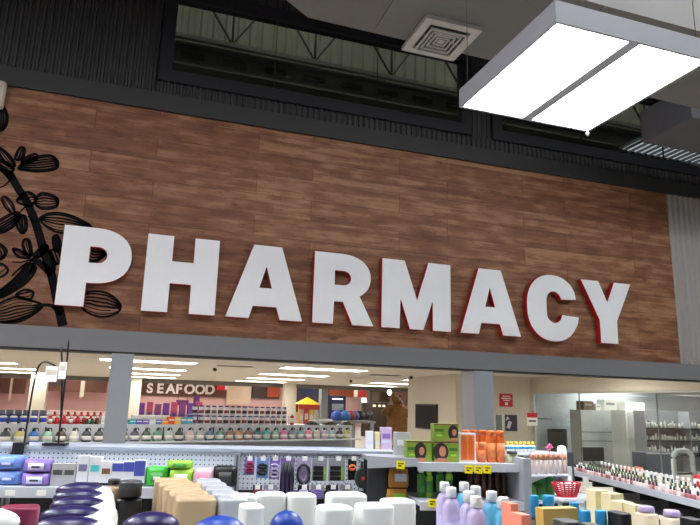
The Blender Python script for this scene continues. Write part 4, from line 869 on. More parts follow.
# local x runs away from the camera; local -y is to the right
MB().box(0, LT, -.62, 0, .965, .985, bevel=.003).obj('shelf', SHELF, t); MB().box(0, LT, .001, .016, .945, 1.0).obj('price_rail', SHELF, t)
MB().box(0, LT, -.62, -.60, .1, .964).obj('back_panel', DKP, t); MB().box(0, LT*.93, -.59, .12, .70, .72).obj('shelf', SHELF, t); MB().box(0, LT*.93, .121, .136, .685, .732).obj('price_rail', SHELF, t)
MB().box(0, LT, -.58, .08, 0, .1).obj('base', BLACK, t)
for k in range(6): MB().box(.9+k*.45, .94+k*.45, -.55, -.01, .88, .964).obj('bracket', BLACK, t)
MB().box(LT*.80, LT*.80+.14, .0165, .019, .86, .965).obj('shelf_sign', PAPER, t)
def w6(u, v, z): c, s = math.cos(R6), math.sin(R6); return Vector((O6.x+u*c-v*s, O6.y+u*s+v*c, z))
PAL = [(214, 176, 170), (160, 90, 96), (222, 206, 200), (200, 150, 142), (232, 222, 214), (214, 196, 190)]
caps = [cmat((40, 40, 44)), cmat((70, 110, 60)), cmat((226, 222, 216)), cmat((30, 60, 36))]
random.seed(5)
rows = ((-.05, .072, 46, 0), (-.17, .080, 40, 1), (-.30, .085, 36, 3), (-.44, .095, 28, 2))
for r, (v, h, n, ci) in enumerate(rows):
    for k in range(n):
        u = LT-.06-k*(LT-1.0)/n*1.0
        c = random.choice(PAL); nb = simple_bottle(.036 if r < 3 else .045, h, cmat(c), caps[ci if random.random() < .75 else 2], .42, .55)
        put('nail_polish_bottle', 'tiny cosmetic bottle, %s from far end, %s row of the long white shelf' % (ordn(k).replace('leftmost', 'first'), ('front', 'second', 'third', 'back')[r]), 'bottle', nb, w6(u, v, .9855), R6, 'tiny cosmetic bottles, %s row' % ('front', 'second', 'third', 'back')[r])
for k in range(26):
    u = .95+k*.083; nb = simple_bottle(.046, .10, cmat(random.choice([(226, 220, 214), (206, 196, 196), (60, 56, 66), (186, 176, 170)])), caps[2 if k % 3 else 0], .35, .6)
    put('lower_shelf_jar', 'small pale bottle on the lower shelf, %s from the near end' % ordn(k).replace('leftmost', 'first'), 'bottle', nb, w6(u, .06, .7205), R6, 'small bottles on the lower shelf of the long run')
def pk6(x, y, z=1.05): p = onZ(x, y, z); q = p-O6; c, s = math.cos(R6), math.sin(R6); return q.x*c+q.y*s, -q.x*s+q.y*c
for k, (x, y, m_, l_) in enumerate(((590, 461, ORG, 'flat orange pack lying'), (603, 464, SALM, 'second orange pack lying'))):
    u, v = pk6(x, y, .99); put('orange_pack', l_+' at the far end of the long shelf', 'pack', pouch(.16, .06, .05, m_, m_, OR3), w6(LT-.13-.0*k, -.70-.14*k, .987), R6)
put('counter_extension', 'white counter piece carrying the orange packs beyond the long shelf', 'counter', [('counter_top', MB().box(-.55, .05, -.36, 0, .96, .986).mesh('counter_top', SHELF)), ('counter_body', MB().box(-.5, .0, -.33, -.03, 0, .959).mesh('counter_body', SHELFG))], w6(LT, -.621, 0), R6)
REDC = mat('can_red', (196, 24, 40), .4)
for k in range(4): put('red_can', 'red and white can near the pharmacy glass, %s' % ordn(k), 'can', cached('can', lambda: [('can_body', MB().loft([(0, .03, .03), (.01, .034, .034), (.11, .034, .034), (.12, .028, .028)], 14).mesh('can_body', REDC)), ('white_band', MB().loft([(.065, .0345, .0345), (.09, .0345, .0345)], 14).mesh('white_band', MILK))]), w6(1.55+.075*k, -.56+.0*k, .986), R6, 'red and white cans')

# ------------------------------------------------------------------ G2: detergent aisle beyond the posts
A2 = onZ(0, 424, 1.1); B2 = onZ(352, 425, 1.1); A2.z = B2.z = 0; e = (B2-A2).normalized(); A2 = A2-e*.9; R2 = math.atan2(e.y, e.x); L2 = (B2-A2).length; O2 = A2
h2_, w2_ = frame(O2, R2); zj = round(h2_(180, 441, -.28).z, 3)
# keep the run behind the posts
t = thing('gondola_shelf', 'long white aisle unit beyond the grey posts holding jugs and bottles', 'shelf unit', O2, R2)
MB().box(0, L2, 0, .60, 1.075, 1.1).obj('top_shelf', SHELF, t); MB().box(0, L2, .0, .03, .1, 1.074).obj('back_panel', SHELF, t)
MB().box(0, L2, -.42, -.001, zj-.025, zj).obj('shelf', SHELF, t); MB().box(0, L2, -.42, .6, 0, .1).obj('base', BLACK, t); MB().box(0, L2, -.42, -.001, .42, .445).obj('shelf', SHELFG, t)
for k in range(7): MB().box(.5+k*1.2, .53+k*1.2, -.006, -.001, zj, 1.05).obj('upright_slot', DGN, t)
def jug(body, cap, lab):
    def mk():
        b = MB().loft([(0, .070, .05, 3), (.01, .078, .055, 3), (.12, .078, .055, 3), (.16, .062, .045, 2.4), (.185, .03, .03, 2)], 16)
        o = [('jug_body', b.mesh('jug_body', body)), ('cap', MB().loft([(.185, .026, .026), (.225, .024, .024)], 12).mesh('cap', cap)), ('label', MB().loft([(.03, .0785, .0555, 3), (.10, .0785, .0555, 3)], 16).mesh('label', lab))]
        o.append(('handle', MB().tube([(.02+.045*math.cos(a*PI/8), 0, .19+.040*math.sin(a*PI/8)) for a in range(-1, 10)], .009, 6).mesh('handle', cap)))
        return o
    return cached(('jug', body.name, cap.name, lab.name), mk)
JC = [((60, 66, 70), 'dark grey'), ((196, 190, 120), 'pale yellow'), ((60, 110, 190), 'blue'), ((150, 200, 170), 'mint'), ((80, 66, 50), 'dark brown'), ((206, 206, 200), 'off white'), ((60, 60, 66), 'charcoal'), ((80, 80, 84), 'grey'), None, None,
      ((90, 80, 110), 'plum'), ((70, 96, 80), 'dark green'), ((96, 140, 120), 'green grey'), ((176, 196, 176), 'pale green'), ((50, 70, 60), 'bottle green'), ((214, 190, 186), 'pale pink'), ((160, 166, 170), 'silver'), ((90, 110, 140), 'slate blue'), ((90, 140, 130), 'sea green'), ((150, 110, 96), 'copper brown'), ((176, 136, 110), 'tan'), ((140, 100, 84), 'rust brown'), ((60, 110, 120), 'teal'), ((70, 150, 160), 'aqua'), ((130, 170, 150), 'soft green'), ((226, 120, 170), 'pink'), ((120, 130, 150), 'blue grey'), ((110, 160, 170), 'pale teal'), ((230, 140, 170), 'rose pink'), ((200, 196, 190), 'light grey'), ((196, 176, 200), 'lilac'), ((150, 190, 200), 'sky grey')]
nj = 34; j0 = h2_(6, 432, -.2).x
for k in range(nj):
    u = j0+k*.245
    if u > L2-.1: break
    c, nm = (JC[k % len(JC)] or ((90, 96, 100), 'grey'))
    put('laundry_jug', '%s jug with ring handle, %s along the aisle beyond the posts' % (nm, ordn(k)), 'jug', jug(cmat(c, .35), cmat((28, 28, 32)), cmat((214, 212, 206), .5)), w2_(u, -.16, zj), R2, 'laundry jugs with ring handles').scale = (1.18, 1.18, 1.18)
# top of G2
def top2(x, v=.12): return h2_(x, 421, v).x
def row2(x0, x1, n, name, cat, key, mk, v=.12, z=1.1, fmt='%s', group=None, h=None):
    ua, ub = top2(x0, v), top2(x1, v)
    for k in range(n): put(name, fmt % ordn(k), cat, mk(k), w2_(ua+(ub-ua)*k/max(1, n-1), v, z), R2, group or name+' row')
BLW = cmat((40, 70, 170)); 
row2(3, 43, 5, 'blue_white_bottle', 'bottle', 0, lambda k: bottle(.13, .08, .19, MILK, BLW, .25, .18, BLW, 2.6), fmt='white bottle with blue label on the top shelf at far left, %s of five')
RD = cmat((196, 34, 44))
row2(50, 97, 8, 'red_bottle', 'bottle', 0, lambda k: bottle(.085, .07, .16, RD, MILK if k % 2 else RD, .3, .2, RD if k % 3 else MILK, 2.6), fmt='red bottle on the top shelf left of the grey post, front row, %s')
row2(54, 100, 8, 'red_bottle', 'bottle', 0, lambda k: bottle(.085, .07, .24, RD, RD, .3, .2, MILK, 2.6), v=.28, fmt='taller red bottle on the top shelf left of the grey post, back row, %s')
row2(0, 42, 6, 'dark_carton', 'carton', 0, lambda k: carton(.12, .06, .26, cmat((96, 100, 112)), cmat((60, 60, 70))), v=.30, fmt='grey carton behind the blue and white bottles, %s')
row2(104, 112, 2, 'white_roll_pack', 'pack', 0, lambda k: carton(.15, .12, .17, MILK, LB, GRBX), fmt='white wrapped pack just left of the grey post, %s')
row2(87, 97, 3, 'green_jar', 'jar', 0, lambda k: bottle(.07, .06, .11, cmat((40, 90, 60)), cmat((60, 40, 30)), .42, .2), v=.04, fmt='small dark green jar before the red bottles, %s of three')
TL = [((40, 160, 176), 'teal'), ((70, 80, 180), 'blue'), ((110, 80, 180), 'violet'), ((220, 220, 224), 'white'), ((60, 120, 190), 'mid blue'), ((240, 150, 60), 'orange'), ((230, 90, 40), 'red orange'), ((230, 200, 90), 'yellow'), ((100, 150, 190), 'steel blue'), ((90, 170, 190), 'aqua')]
row2(132, 189, 10, 'flat_carton', 'carton', 0, lambda k: carton(.16, .1, .10+(.06 if k > 5 else 0), cmat(TL[k][0]), MILK), fmt='low coloured carton on the top shelf between post and cans, %s')
row2(135, 165, 5, 'white_flat_pack', 'pack', 0, lambda k: carton(.16, .1, .19, MILK, cmat((200, 210, 200)), cmat((80, 190, 200))), v=.28, fmt='white pack behind the low coloured cartons, %s')
CANB = [cached(('can2', c), (lambda c=c: [('can_body', MB().loft([(0, .058, .05, 2.4), (.17, .058, .05, 2.4)], 12).mesh('can_body', cmat(c))), ('lid', MB().loft([(.1705, .05, .045), (.20, .048, .043)], 12).mesh('lid', cmat((44, 60, 130)))), ('label', MB().loft([(.03, .0585, .0505, 2.4), (.10, .0585, .0505, 2.4)], 12).mesh('label', cmat((120, 70, 60) if c[0] > 200 else (40, 36, 44))))])) for c in ((216, 216, 222), (190, 194, 206))]
tr = None
for r in range(2):
    if r == 1:
        ua, ub = top2(190, .16), top2(290, .16); t = thing('riser_shelf', 'thin clear riser carrying the upper rank of white canisters', 'shelf', w2_(ua, 0, 1.1), R2); MB().box(-.08, ub-ua+.1, .06, .26, .215, .225).obj('riser_board', SHELF, t)
        for k in range(4): MB().box((ub-ua+.06)*k/3-.05, (ub-ua+.06)*k/3-.035, .235, .25, 0, .2149).obj('leg', SHELFG, t)
    row2(194, 284, 16, 'canister', 'canister', 0, lambda k: CANB[(k+r) % 2], v=.14, z=1.1 if r == 0 else 1.3255, fmt='white canister with navy lid in the %s rank beyond the posts, %%s' % ('lower', 'upper')[r], group='white canisters with navy lids')
row2(292, 292, 1, 'red_bottle', 'bottle', 0, lambda k: bottle(.10, .08, .27, RD, MILK, .3, .15, MILK), v=.08, fmt='single red bottle with white round label right of the canisters (%s)', group='lone red bottle')
PR = [(52, 44, 40), (70, 52, 36), (40, 46, 38), (140, 60, 36), (200, 90, 40), (170, 60, 60), (60, 60, 66)]
def mound(c): return cached(('md', c), lambda: [('heap', MB().loft([(0, .17, .13), (.04, .16, .12), (.09, .11, .08), (.11, .05, .04)], 14).mesh('heap', cmat(c))), ('tray', MB().loft([(0, .185, .145, 4), (.03, .19, .15, 4)], 16).mesh('tray', cmat((30, 30, 32))))])
row2(312, 346, 3, 'product_tray', 'tray', 0, lambda k: mound(PR[k]), v=.16, fmt='low tray of loose goods on the top shelf at right, %s')

# ------------------------------------------------------------------ far background
def far(name, label, cat, x0, x1, y0, y1, Y, d, m, extra=None, group=None, how=None):
    a, b_ = onY(x0, y1, Y), onY(x1, y0, Y)
    if how is None: how = 'hang' if Y < 45 and a.z > 1.2 else 'stand'
    if how == 'stand': a.z = 0
    t = thing(name, label, cat, (a.x, Y, a.z), 0, group); W, H = b_.x-a.x, b_.z-a.z
    MB().box(0, W, 0, d, 0, H, bevel=min(.02, H*.1)).obj('body', m, t)
    if how == 'hang':
        zc = (2.6 if Y < 33 else 3.4)-a.z
        for fx in (.15, .85): MB().tube([(W*fx, d/2, H-.01), (W*fx, d/2, zc)], .012).obj('hanger_rod', STEEL, t)
    if extra:
        for (fx0, fx1, fz0, fz1, mm, nm) in extra: MB().box(W*fx0, W*fx1, -.03, -.002, H*fz0, H*fz1).obj(nm, mm, t)
    return t, W, H
# seafood sign on the far wall
t, W, H = far('seafood_sign', 'brown wooden SEAFOOD sign with raised white letters on the far wall', 'sign', 141, 241, 373, 395, 45.79, .2, BRWN, how='wall')
def text_mesh(s, size, ext, m, bold=.012):
    cu = bpy.data.curves.new('t', 'FONT'); cu.body = s; cu.size = size; cu.extrude = ext; cu.offset = bold*size; cu.space_character = 1.12
    o = bpy.data.objects.new('t', cu); me = bpy.data.meshes.new_from_object(o); bpy.data.objects.remove(o); me.transform(Matrix.Rotation(PI/2, 4, 'X')); me.materials.clear(); me.materials.append(m); return me
SIGNL = mat('seafood_letter', (240, 232, 226), .4)
xs = [146.5, 156.5, 166, 175.5, 184, 194.5, 205]
for k, ch in enumerate('SEAFOOD'):
    a = onY(xs[k], 392.5+k*.22, 45.5); b_ = onY(xs[k], 383.0+k*.22, 45.5); me = text_mesh(ch, (b_.z-a.z)*1.40, .06, SIGNL, .035)
    o = link('letter', me, t); o.location = (a.x-t.location.x, -.08, a.z-t.location.z)
for k, (x0, x1, y0, y1, l_) in enumerate(((-10, 27, 374, 393, 'dark brown sign board high at the far left'), (47, 108, 376, 391, 'dark brown sign board behind the tall wire holder'))):
    far('sign_board', l_, 'sign', x0, x1, y0, y1, 44.5, .2, BRWN, [(.05, .3, .3, .6, cmat((60, 50, 50)), 'lettering_strip'), (.55, .62, -.3, 1, CREAM, 'post')])
PP = cmat((130, 60, 120)); PP2 = cmat((110, 50, 150)); 
for k in range(9):
    x = 130+k*8.2; far('hanging_pack', 'purple and pink pack in the distant seafood display, %s' % ordn(k), 'pack', x, x+7, 404-(k % 3), 413, 38, .5, (PP, PP2, cmat((180, 70, 110)))[k % 3], [(.2, .8, .3, .6, cmat((70, 50, 140)), 'print')], 'distant purple packs')
far('purple_poster', 'small violet square sign above the distant display', 'sign', 193, 200, 396, 406, 38.6, .1, PP2, [(.2, .8, .4, .7, PP, 'print')])
far('purple_poster', 'purple blob shaped display sign below the seafood letters', 'sign', 176, 189, 400, 405, 38.6, .1, PP)
t, W, H = far('display_case', 'long pale display case below the seafood sign', 'counter', 120, 290, 413, 424, 40, 1.2, cmat((190, 170, 166)), [(.0, 1, .75, .95, WHITE, 'top_rail')])
far('meat_case', 'pale meat case at the far left', 'counter', -30, 110, 412, 424, 41, 1.2, cmat((200, 168, 162)), [(.0, 1, .75, .95, WHITE, 'top_rail')])
far('red_neon_sign', 'bright red sign right of the seafood board', 'sign', 217, 228, 383.5, 390, 44.5, .2, cmat((220, 40, 60)), [(.75, .98, .1, .9, WHITE, 'white_patch')])
far('dark_board', 'dark board above the deli, left of the cream column', 'sign', 252, 280, 384, 398, 45.74, .25, cmat((60, 42, 40)), [(.55, 1, .1, .9, cmat((190, 80, 50)), 'orange_panel')], how='wall')
far('tan_wall_board', 'pale tan wall panel behind the canisters', 'panel', 226, 251.5, 386, 405, 45.7, .3, cmat((222, 196, 170)), how='wall')
far('blue_sign', 'dark blue and grey back wall sign band behind the yellow canopy', 'sign', 297, 321, 387, 412, 45.65, .3, cmat((70, 66, 84)), [(.1, .8, .7, .95, cmat((50, 60, 110)), 'blue_band')], how='wall')
far('orange_wall_board', 'rust orange panel below the soffit, right of the slim grey column', 'sign', 329, 356, 389, 396, 45.7, .3, cmat((170, 84, 50)), how='wall')
t, W, H = far('kiosk', 'dark navy kiosk with a lit white name strip', 'kiosk', 329, 346, 396, 420, 42, .8, cmat((30, 34, 62)), [(.15, .85, .55, .75, cmat((120, 130, 140)), 'screen')])
MB().box(W*.15, W*.8, -.04, -.031, H*.88, H*.92).obj('lit_strip', emit_mat('lit_sign', (.9, .95, 1), 1.2), t)
far('red_header', 'dull red and white header sign by the bright doorway', 'sign', 354, 372, 388, 397, 43.5, .2, cmat((180, 60, 60)), [(0, .2, 0, 1, CREAM, 'white_edge')])
t, W, H = far('bright_doorway', 'bright daylight doorway beyond the produce area', 'doorway', 360.5, 368, 397, 418, 45.5, .2, CREAM); MB().box(W*.1, W*.9, -.02, -.001, 0, H*.96).obj('daylight_pane', emit_mat('day', (.9, .95, 1), 1.5), t)
far('dark_rack', 'dark rack with warm lit jars left of the bear figure', 'rack', 366, 388, 403, 424, 32, .8, cmat((52, 40, 34)), [(.3, .42, .88, .94, emit_mat('jar_glow', (1, .8, .5), 1.0), 'jar'), (.45, .52, .88, .94, MATS['plastic_52_40_34_45'], 'jar_gap'), (.55, .66, .88, .94, bpy.data.materials['jar_glow'], 'jar'), (.75, .86, .88, .94, bpy.data.materials['jar_glow'], 'jar')])
far('brown_arch', 'dark brown overhead cabinet above the rack', 'cabinet', 370, 390, 390, 402, 33.8, .6, cmat((120, 104, 94)), [(.1, .45, .1, .8, cmat((150, 136, 124)), 'door'), (.55, .9, .1, .8, cmat((90, 76, 70)), 'door')])
t = thing('pendant_lamp', 'small bright pendant bulb just under the soffit by the bear', 'lamp', onY(389.5, 391, 31)); MB().loft([(-.22, .02, .02), (-.12, .11, .11), (0, .11, .11), (.07, .05, .05)], 14).obj('bulb', emit_mat('bulb', (1, .9, .7), 5), t); MB().tube([(0, 0, .06), (0, 0, 2.6-t.location.z)], .012).obj('cord', BLACK, t)
for k, (x, y, c) in enumerate(((337, 417, (50, 80, 160)), (345, 415, (60, 110, 180)), (350, 418, (160, 60, 60)), (354, 410, (70, 90, 150)), (360, 414, (40, 40, 44)), (365, 419, (30, 30, 34)), (368, 421, (40, 38, 40)))):
    q = onY(x, y, 21.9+k*.25); o = MB().loft([(-.16, .16, .12), (-.06, .22, .16), (.08, .2, .15), (.18, .08, .08)], 12, cmat(c)).mesh('bundle'); ob = put('stacked_goods', 'dim %s bundle of goods in the distance, %s' % (('blue', 'mid blue', 'red', 'slate', 'black', 'black', 'dark')[k], ordn(k)), 'goods', [(None, o)], (q.x, 21.9+k*.25, 1.23), 0, 'distant bundles of goods')
a, b_ = onY(334, 430, 21.7), onY(372, 430, 21.7)
t = thing('goods_table', 'distant low table carrying bundles of goods', 'table', ((a.x+b_.x)/2+.1, 22.7, 0)); w = (b_.x-a.x)/2; MB().box(-w-.2, w, -1.1, 1.1, 1.0, 1.07).obj('table_top', SHELFG, t)
for sx in (-1, 1):
    for sy in (-1, 1): MB().box(sx*(w-.1)-.05, sx*(w-.1)+.05, sy*1.0-.05, sy*1.0+.05, 0, .999).obj('leg', SHELFG, t)
# yellow canopy
a, b_, c_ = onY(296, 404, 36), onY(318, 403, 36), onY(307, 397, 36); t = thing('canopy_stall', 'yellow canopy with red fringe over a distant stall', 'canopy', ((a.x+b_.x)/2, 36, 0)); w = (b_.x-a.x)/2; YL = cmat((244, 206, 50))
b = MB(); ap = b.bm.verts.new((0, 0, c_.z)); cs = [b.bm.verts.new((sx*w, sy*w, a.z)) for sx, sy in ((-1, -1), (1, -1), (1, 1), (-1, 1))]
for k in range(4): b.bm.faces.new((ap, cs[k], cs[(k+1)%4]))
b.bm.faces.new(cs[::-1]); b.obj('canopy_top', YL, t)
b = MB(); b.box(-w, w, -w-.03, -w+.0, a.z-.28, a.z-.01).box(-w, w, w, w+.03, a.z-.28, a.z-.01); b.obj('fringe', cmat((190, 60, 40)), t)
for sx in (-1, 1):
    for sy in (-1, 1): MB().box(sx*w*.95-.04, sx*w*.95+.04, sy*w*.9-.04, sy*w*.9+.04, 0, a.z-.02).obj('pole', YL, t)
for k in range(4): put('stall_goods', 'colourful box under the yellow canopy, %s' % ordn(k), 'box', carton(.26, .3, 1.35+.12*(k % 2), cmat(((226, 190, 180), (200, 70, 50), (230, 200, 90), (230, 226, 220))[k]), MILK), (t.location.x-w*.7+k*w*.46, 35.6, 0), 0, 'boxes under the canopy')
# bear figure
q = onY(397, 420, 21.5); t = thing('bear_statue', 'large golden brown bear statue standing upright at the end of the far display', 'statue', (q.x, 21.5, 0)); FUR = mat('bear_fur', (112, 78, 40), .9, var=.3, scale=7, bump=.8)
def skin(verts, edges, name, m, parent, sub=2):
    me = bpy.data.meshes.new(name); me.from_pydata([v[:3] for v in verts], edges, []); o = link(name, me, parent); me.materials.append(m)
    mo = o.modifiers.new('k', 'SKIN'); me.skin_vertices[0].data[0].use_root = True
    for i, v in enumerate(verts): me.skin_vertices[0].data[i].radius = (v[3], v[3]*.9)
    s = o.modifiers.new('s', 'SUBSURF'); s.levels = s.render_levels = sub; return o
skin([(0, 0, .95, .36), (0, .02, 1.35, .38), (0, 0, 1.66, .24), (0, -.03, 1.84, .20), (-.03, -.30, 1.80, .09),
      (-.24, 0, .62, .20), (-.26, 0, .25, .15), (-.26, -.02, .08, .14), (-.26, -.2, .07, .09), (.24, 0, .62, .20), (.26, 0, .25, .15), (.26, -.02, .08, .14), (.26, -.2, .07, .09),
      (-.36, -.02, 1.52, .17), (-.58, -.18, 1.36, .13), (-.62, -.42, 1.52, .10), (.36, -.02, 1.50, .17), (.52, -.16, 1.18, .13), (.50, -.34, .98, .10)],
     [(0, 1), (1, 2), (2, 3), (3, 4), (0, 5), (5, 6), (6, 7), (7, 8), (0, 9), (9, 10), (10, 11), (11, 12), (1, 13), (13, 14), (14, 15), (1, 16), (16, 17), (17, 18)], 'bear_body', FUR, t)
for s in (-1, 1): MB().loft([(1.96, .04, .03), (2.02, .06, .035), (2.07, .03, .02)], 10, cx=s*.13).obj('ear', FUR, t); MB().loft([(1.85, .02, .01), (1.87, .024, .012), (1.89, .02, .01)], 8, cx=s*.08, cy=-.18).obj('eye', BLACK, t)
MB().loft([(1.78, .03, .02), (1.81, .04, .03), (1.83, .02, .02)], 8, cx=-.03, cy=-.39).obj('nose', BLACK, t)

# ------------------------------------------------------------------ cream walls, TV, pharmacy enclosure
XG = 11.6
Yc = 16.8; xa = onY(456, 400, Yc).x
sbox('wall_pharmacy', xa, XG-.02, Yc, Yc+.2, 0, 2.60, CREAM)
sbox('wall_return', xa, xa+.15, Yc+.201, onX(408, 400, xa).y, 0, 2.60, CREAM)
sbox('wall_pharmacy_back', XG-.02, 26, 18.0, 18.2, 0, 2.6, mat('pharmacy_wall', (176, 182, 188), .7, var=.02))
sbox('wall_pharmacy_side', XG-.02, XG+.1, Yc+.2, 17.99, 0, 2.6, CREAM)
ztg = onX(600, 391.7, XG).z; ya = D+.42
sbox('trim_6', XG-.08, XG+.2, ya, Yc-.001, ztg, 2.599, CREAM)
g = struct(bpy.data.objects.new('window_3', None)); COL.objects.link(g); g.location = (XG, ya, 0)
Lg = Yc-ya; MB().box(-.006, .006, .05, Lg-.10, .05, ztg-.04).obj('glass_pane', GLASS, g)
b = MB(); b.box(-.03, .03, 0, Lg-.002, ztg-.04, ztg-.001).box(-.03, .03, Lg-.10, Lg-.002, 0, ztg-.041).box(-.03, .03, 0, .05, 0, ztg-.041).box(-.03, .03, .051, Lg-.101, 0, .05); b.obj('window_frame', mat('pale_frame', (206, 206, 200), .4), g)
b = MB()
for x in (581, 659): yj = onX(x, 430, XG).y-ya; b.box(-.012, .012, yj-.012, yj+.012, .051, ztg-.041)
b.obj('glazing_joint', mat('joint', (120, 124, 126), .3), g)
def wallthing(name, label, cat, x0, x1, y0, y1, Y, d, m, extra=None):
    a, b_ = onY(x0, y1, Y), onY(x1, y0, Y); t = thing(name, label, cat, (a.x, Y-d-.001, a.z)); W, H = b_.x-a.x, b_.z-a.z
    MB().box(0, W, 0, d, 0, H, bevel=.004).obj('panel', m, t)
    for (fx0, fx1, fz0, fz1, mm, nm) in (extra or []): MB().box(W*fx0, W*fx1, -.006, -.001, H*fz0, H*fz1).obj(nm, mm, t)
    return t, W, H
p, q = onX(417, 428, xa), onX(438, 403, xa); t = thing('wall_screen', 'black rectangular screen mounted on the cream wall', 'screen', (xa-.07, (p.y+q.y)/2, p.z)); wy = abs(p.y-q.y)/2; hz = onX(428, 403, xa).z-onX(428, 428, xa).z
MB().box(0, .069, -wy, wy, 0, hz, bevel=.01).obj('casing', BLACK, t); MB().box(-.004, -.001, -wy+.04, wy-.04, .04, hz-.04).obj('display', mat('screen_black', (14, 15, 20), .6, spec=.2), t)
wallthing('red_wall_sign', 'small red sign with white lettering lines and a white dot', 'sign', 499.5, 512, 394, 406.5, Yc, .03, cmat((196, 34, 44)), [(.18, .82, .78, .84, PAPER, 'lettering'), (.12, .88, .60, .68, PAPER, 'lettering'), (.24, .76, .46, .52, PAPER, 'lettering'), (.40, .60, .12, .34, PAPER, 'white_dot')])
wallthing('poster', 'framed dark poster with pale diagonal shapes beside the glass', 'poster', 503.5, 517.5, 414, 432, Yc, .03, CREAM, [(.08, .92, .06, .94, cmat((62, 54, 74)), 'print')])
t = [o for o in bpy.data.objects if o.name.startswith('poster')][-1]
b = MB(); b.prism_xz([(.08, .12), (.2, .10), (.27, .3), (.16, .32)], -.009, -.0062).prism_xz([(.06, .34), (.2, .38), (.12, .46)], -.009, -.0062); b.obj('pale_shapes', cmat((206, 196, 206)), t)
wallthing('narrow_window_panel', 'narrow grey green panel with white frame left of the poster', 'panel', 494.5, 503, 414, 432, Yc, .03, cmat((222, 220, 212)), [(.1, .8, .05, .95, cmat((120, 130, 124)), 'glazing')])
a = onX(527, 424, XG); 
t, W, H = wallthing('notice_sign', 'white notice with a red header at the left edge of the pharmacy glass', 'sign', 527, 537, 413, 425.5, 15.9, .012, PAPER, [(0, 1, .64, 1, cmat((200, 40, 50)), 'red_header'), (.15, .85, .30, .42, BLACK, 'lettering')])
MB().box(W*.4, XG-.007-t.location.x, .0125, .02, H*.5, H*.6).obj('bracket', CHROME, t)
t = thing('wall_speaker', 'small black object on the pharmacy wall at the top left behind the glass', 'speaker', onY(533, 402, 17.9)); MB().box(-.08, .08, -.06, .09, -.14, .14, bevel=.01).obj('cabinet', BLACK, t); MB().loft([(-.002, .05, .05), (.004, .05, .05)], 12).xf(Matrix.Rotation(PI/2, 4, 'X')).obj('cone', SHELFG, t).location = (0, -.064, 0)
# interior of pharmacy
ZF = 0
def instand(name, label, cat, x0, x1, y0, Y, d, m, z0=0, extra=None, y1=None, group=None):
    a, b_ = onY(x0, y1 or y0, Y), onY(x1, y0, Y); z0 = a.z if y1 else z0
    t = thing(name, label, cat, (a.x, Y, z0), 0, group); W, H = b_.x-a.x, b_.z-z0
    MB().box(0, W, 0, d, 0, H, bevel=.004).obj('body', m, t)
    for (fx0, fx1, fz0, fz1, mm, nm) in (extra or []): MB().box(W*fx0, W*fx1, -.012, -.001, H*fz0, H*fz1).obj(nm, mm, t)
    return t, W, H
t, W, H = instand('cubicle_partition', 'tall grey partition panel behind the pharmacy glass', 'partition', 580, 623, 411, 16.6, .5, mat('partition_grey', (186, 190, 188), .6), extra=[(.0, 1, .60, .61, DGN, 'seam'), (0, 1, .44, .45, DGN, 'seam')])
zt = H; tx = t.location.x
for k, (x0, x1, y0, m_, l_) in enumerate(((584, 594, 401, cmat((110, 88, 66)), 'brown carton'), (596, 601, 404, PAPER, 'small white carton'), (605, 617, 399.5, PAPER, 'large white carton'), (618.5, 627, 399.5, PAPER, 'second white carton'))):
    a, b_ = onY(x0, 405, 16.65), onY(x1, 405, 16.65); hz = onY(x0, y0, 16.65).z-zt
    if b_.x > tx+W: b_.x = tx+W
    put('storage_carton', l_+' on top of the grey partition', 'carton', carton(round(b_.x-a.x, 3), .35, round(hz, 3), m_, cmat((150, 150, 150))), ((a.x+b_.x)/2, 16.85, zt+.001), 0, 'cartons stored above the partition')
t, W, H = instand('medicine_fridge', 'tall pale cabinet with round print behind the pharmacy glass', 'cabinet', 625, 645.5, 411, 15.4, .6, mat('fridge_white', (206, 210, 208), .5), extra=[(.0, .06, 0, 1, WHITE, 'door_edge'), (.1, .95, .04, .97, mat('fridge_door', (186, 190, 190), .4), 'door')])
MB().loft([(-.003, .17, .17), (.003, .17, .17)], 20).xf(Matrix.Rotation(PI/2, 4, 'X')).obj('round_print', GRBX, t).location = (W*.55, -.016, H*.52)
for k, (x0, x1, l_) in enumerate(((626, 634, 'left'), (636, 645, 'right'))):
    a, b_ = onY(x0, 405, 15.5), onY(x1, 405, 15.5); put('storage_carton', 'white carton on top of the pale cabinet, %s one' % l_, 'carton', carton(round(b_.x-a.x, 3), .35, .24, PAPER, GRBX), ((a.x+b_.x)/2, 15.7, H+.001), 0, 'cartons stored above the cabinet')
# medicine shelves
a, b_ = onY(647, 452, 14.6), onY(735, 452, 14.6); zt = onY(660, 411, 14.6).z
t = thing('medicine_shelves', 'wide shelving full of white medicine bottles in the pharmacy', 'shelving', (a.x, 14.6, 0)); W = b_.x-a.x
zr = [onY(670, y, 14.6).z for y in (428, 440.5, 453)]+[.45]
MB().box(0, W, .40, .42, 0, zt).obj('back_panel', SHELFG, t)
for z in zr: MB().box(.03, W-.03, 0, .399, z-.03, z).obj('shelf', DGN, t)
for x in (0, W/2, W-.03): MB().box(x, x+.03, 0, .399, 0, zt).obj('side_panel', SHELFG, t)
random.seed(11); cnt = 0
for r, z in enumerate(zr[:3]):
    x = .08; k = 0
    while x < W-.1 and onY(700, 430, 14.6).x+.4 > a.x+x:
        if abs(x-W/2-.015) < .07: x += .09; continue
        hgt = random.choice((.13, .16, .19)); wd = random.choice((.06, .075))
        put('medicine_bottle', 'white medicine bottle on the %s pharmacy shelf, %s' % (('top', 'middle', 'lower')[r], ordn(k)), 'bottle', simple_bottle(wd, hgt, MILK, (MILK, SLV, cmat((60, 60, 70)))[k % 3], .22, .7), (a.x+x, 14.75, z), 0, 'medicine bottles, %s shelf' % ('top', 'middle', 'lower')[r]); k += 1; x += wd+random.choice((.02, .03, .07))
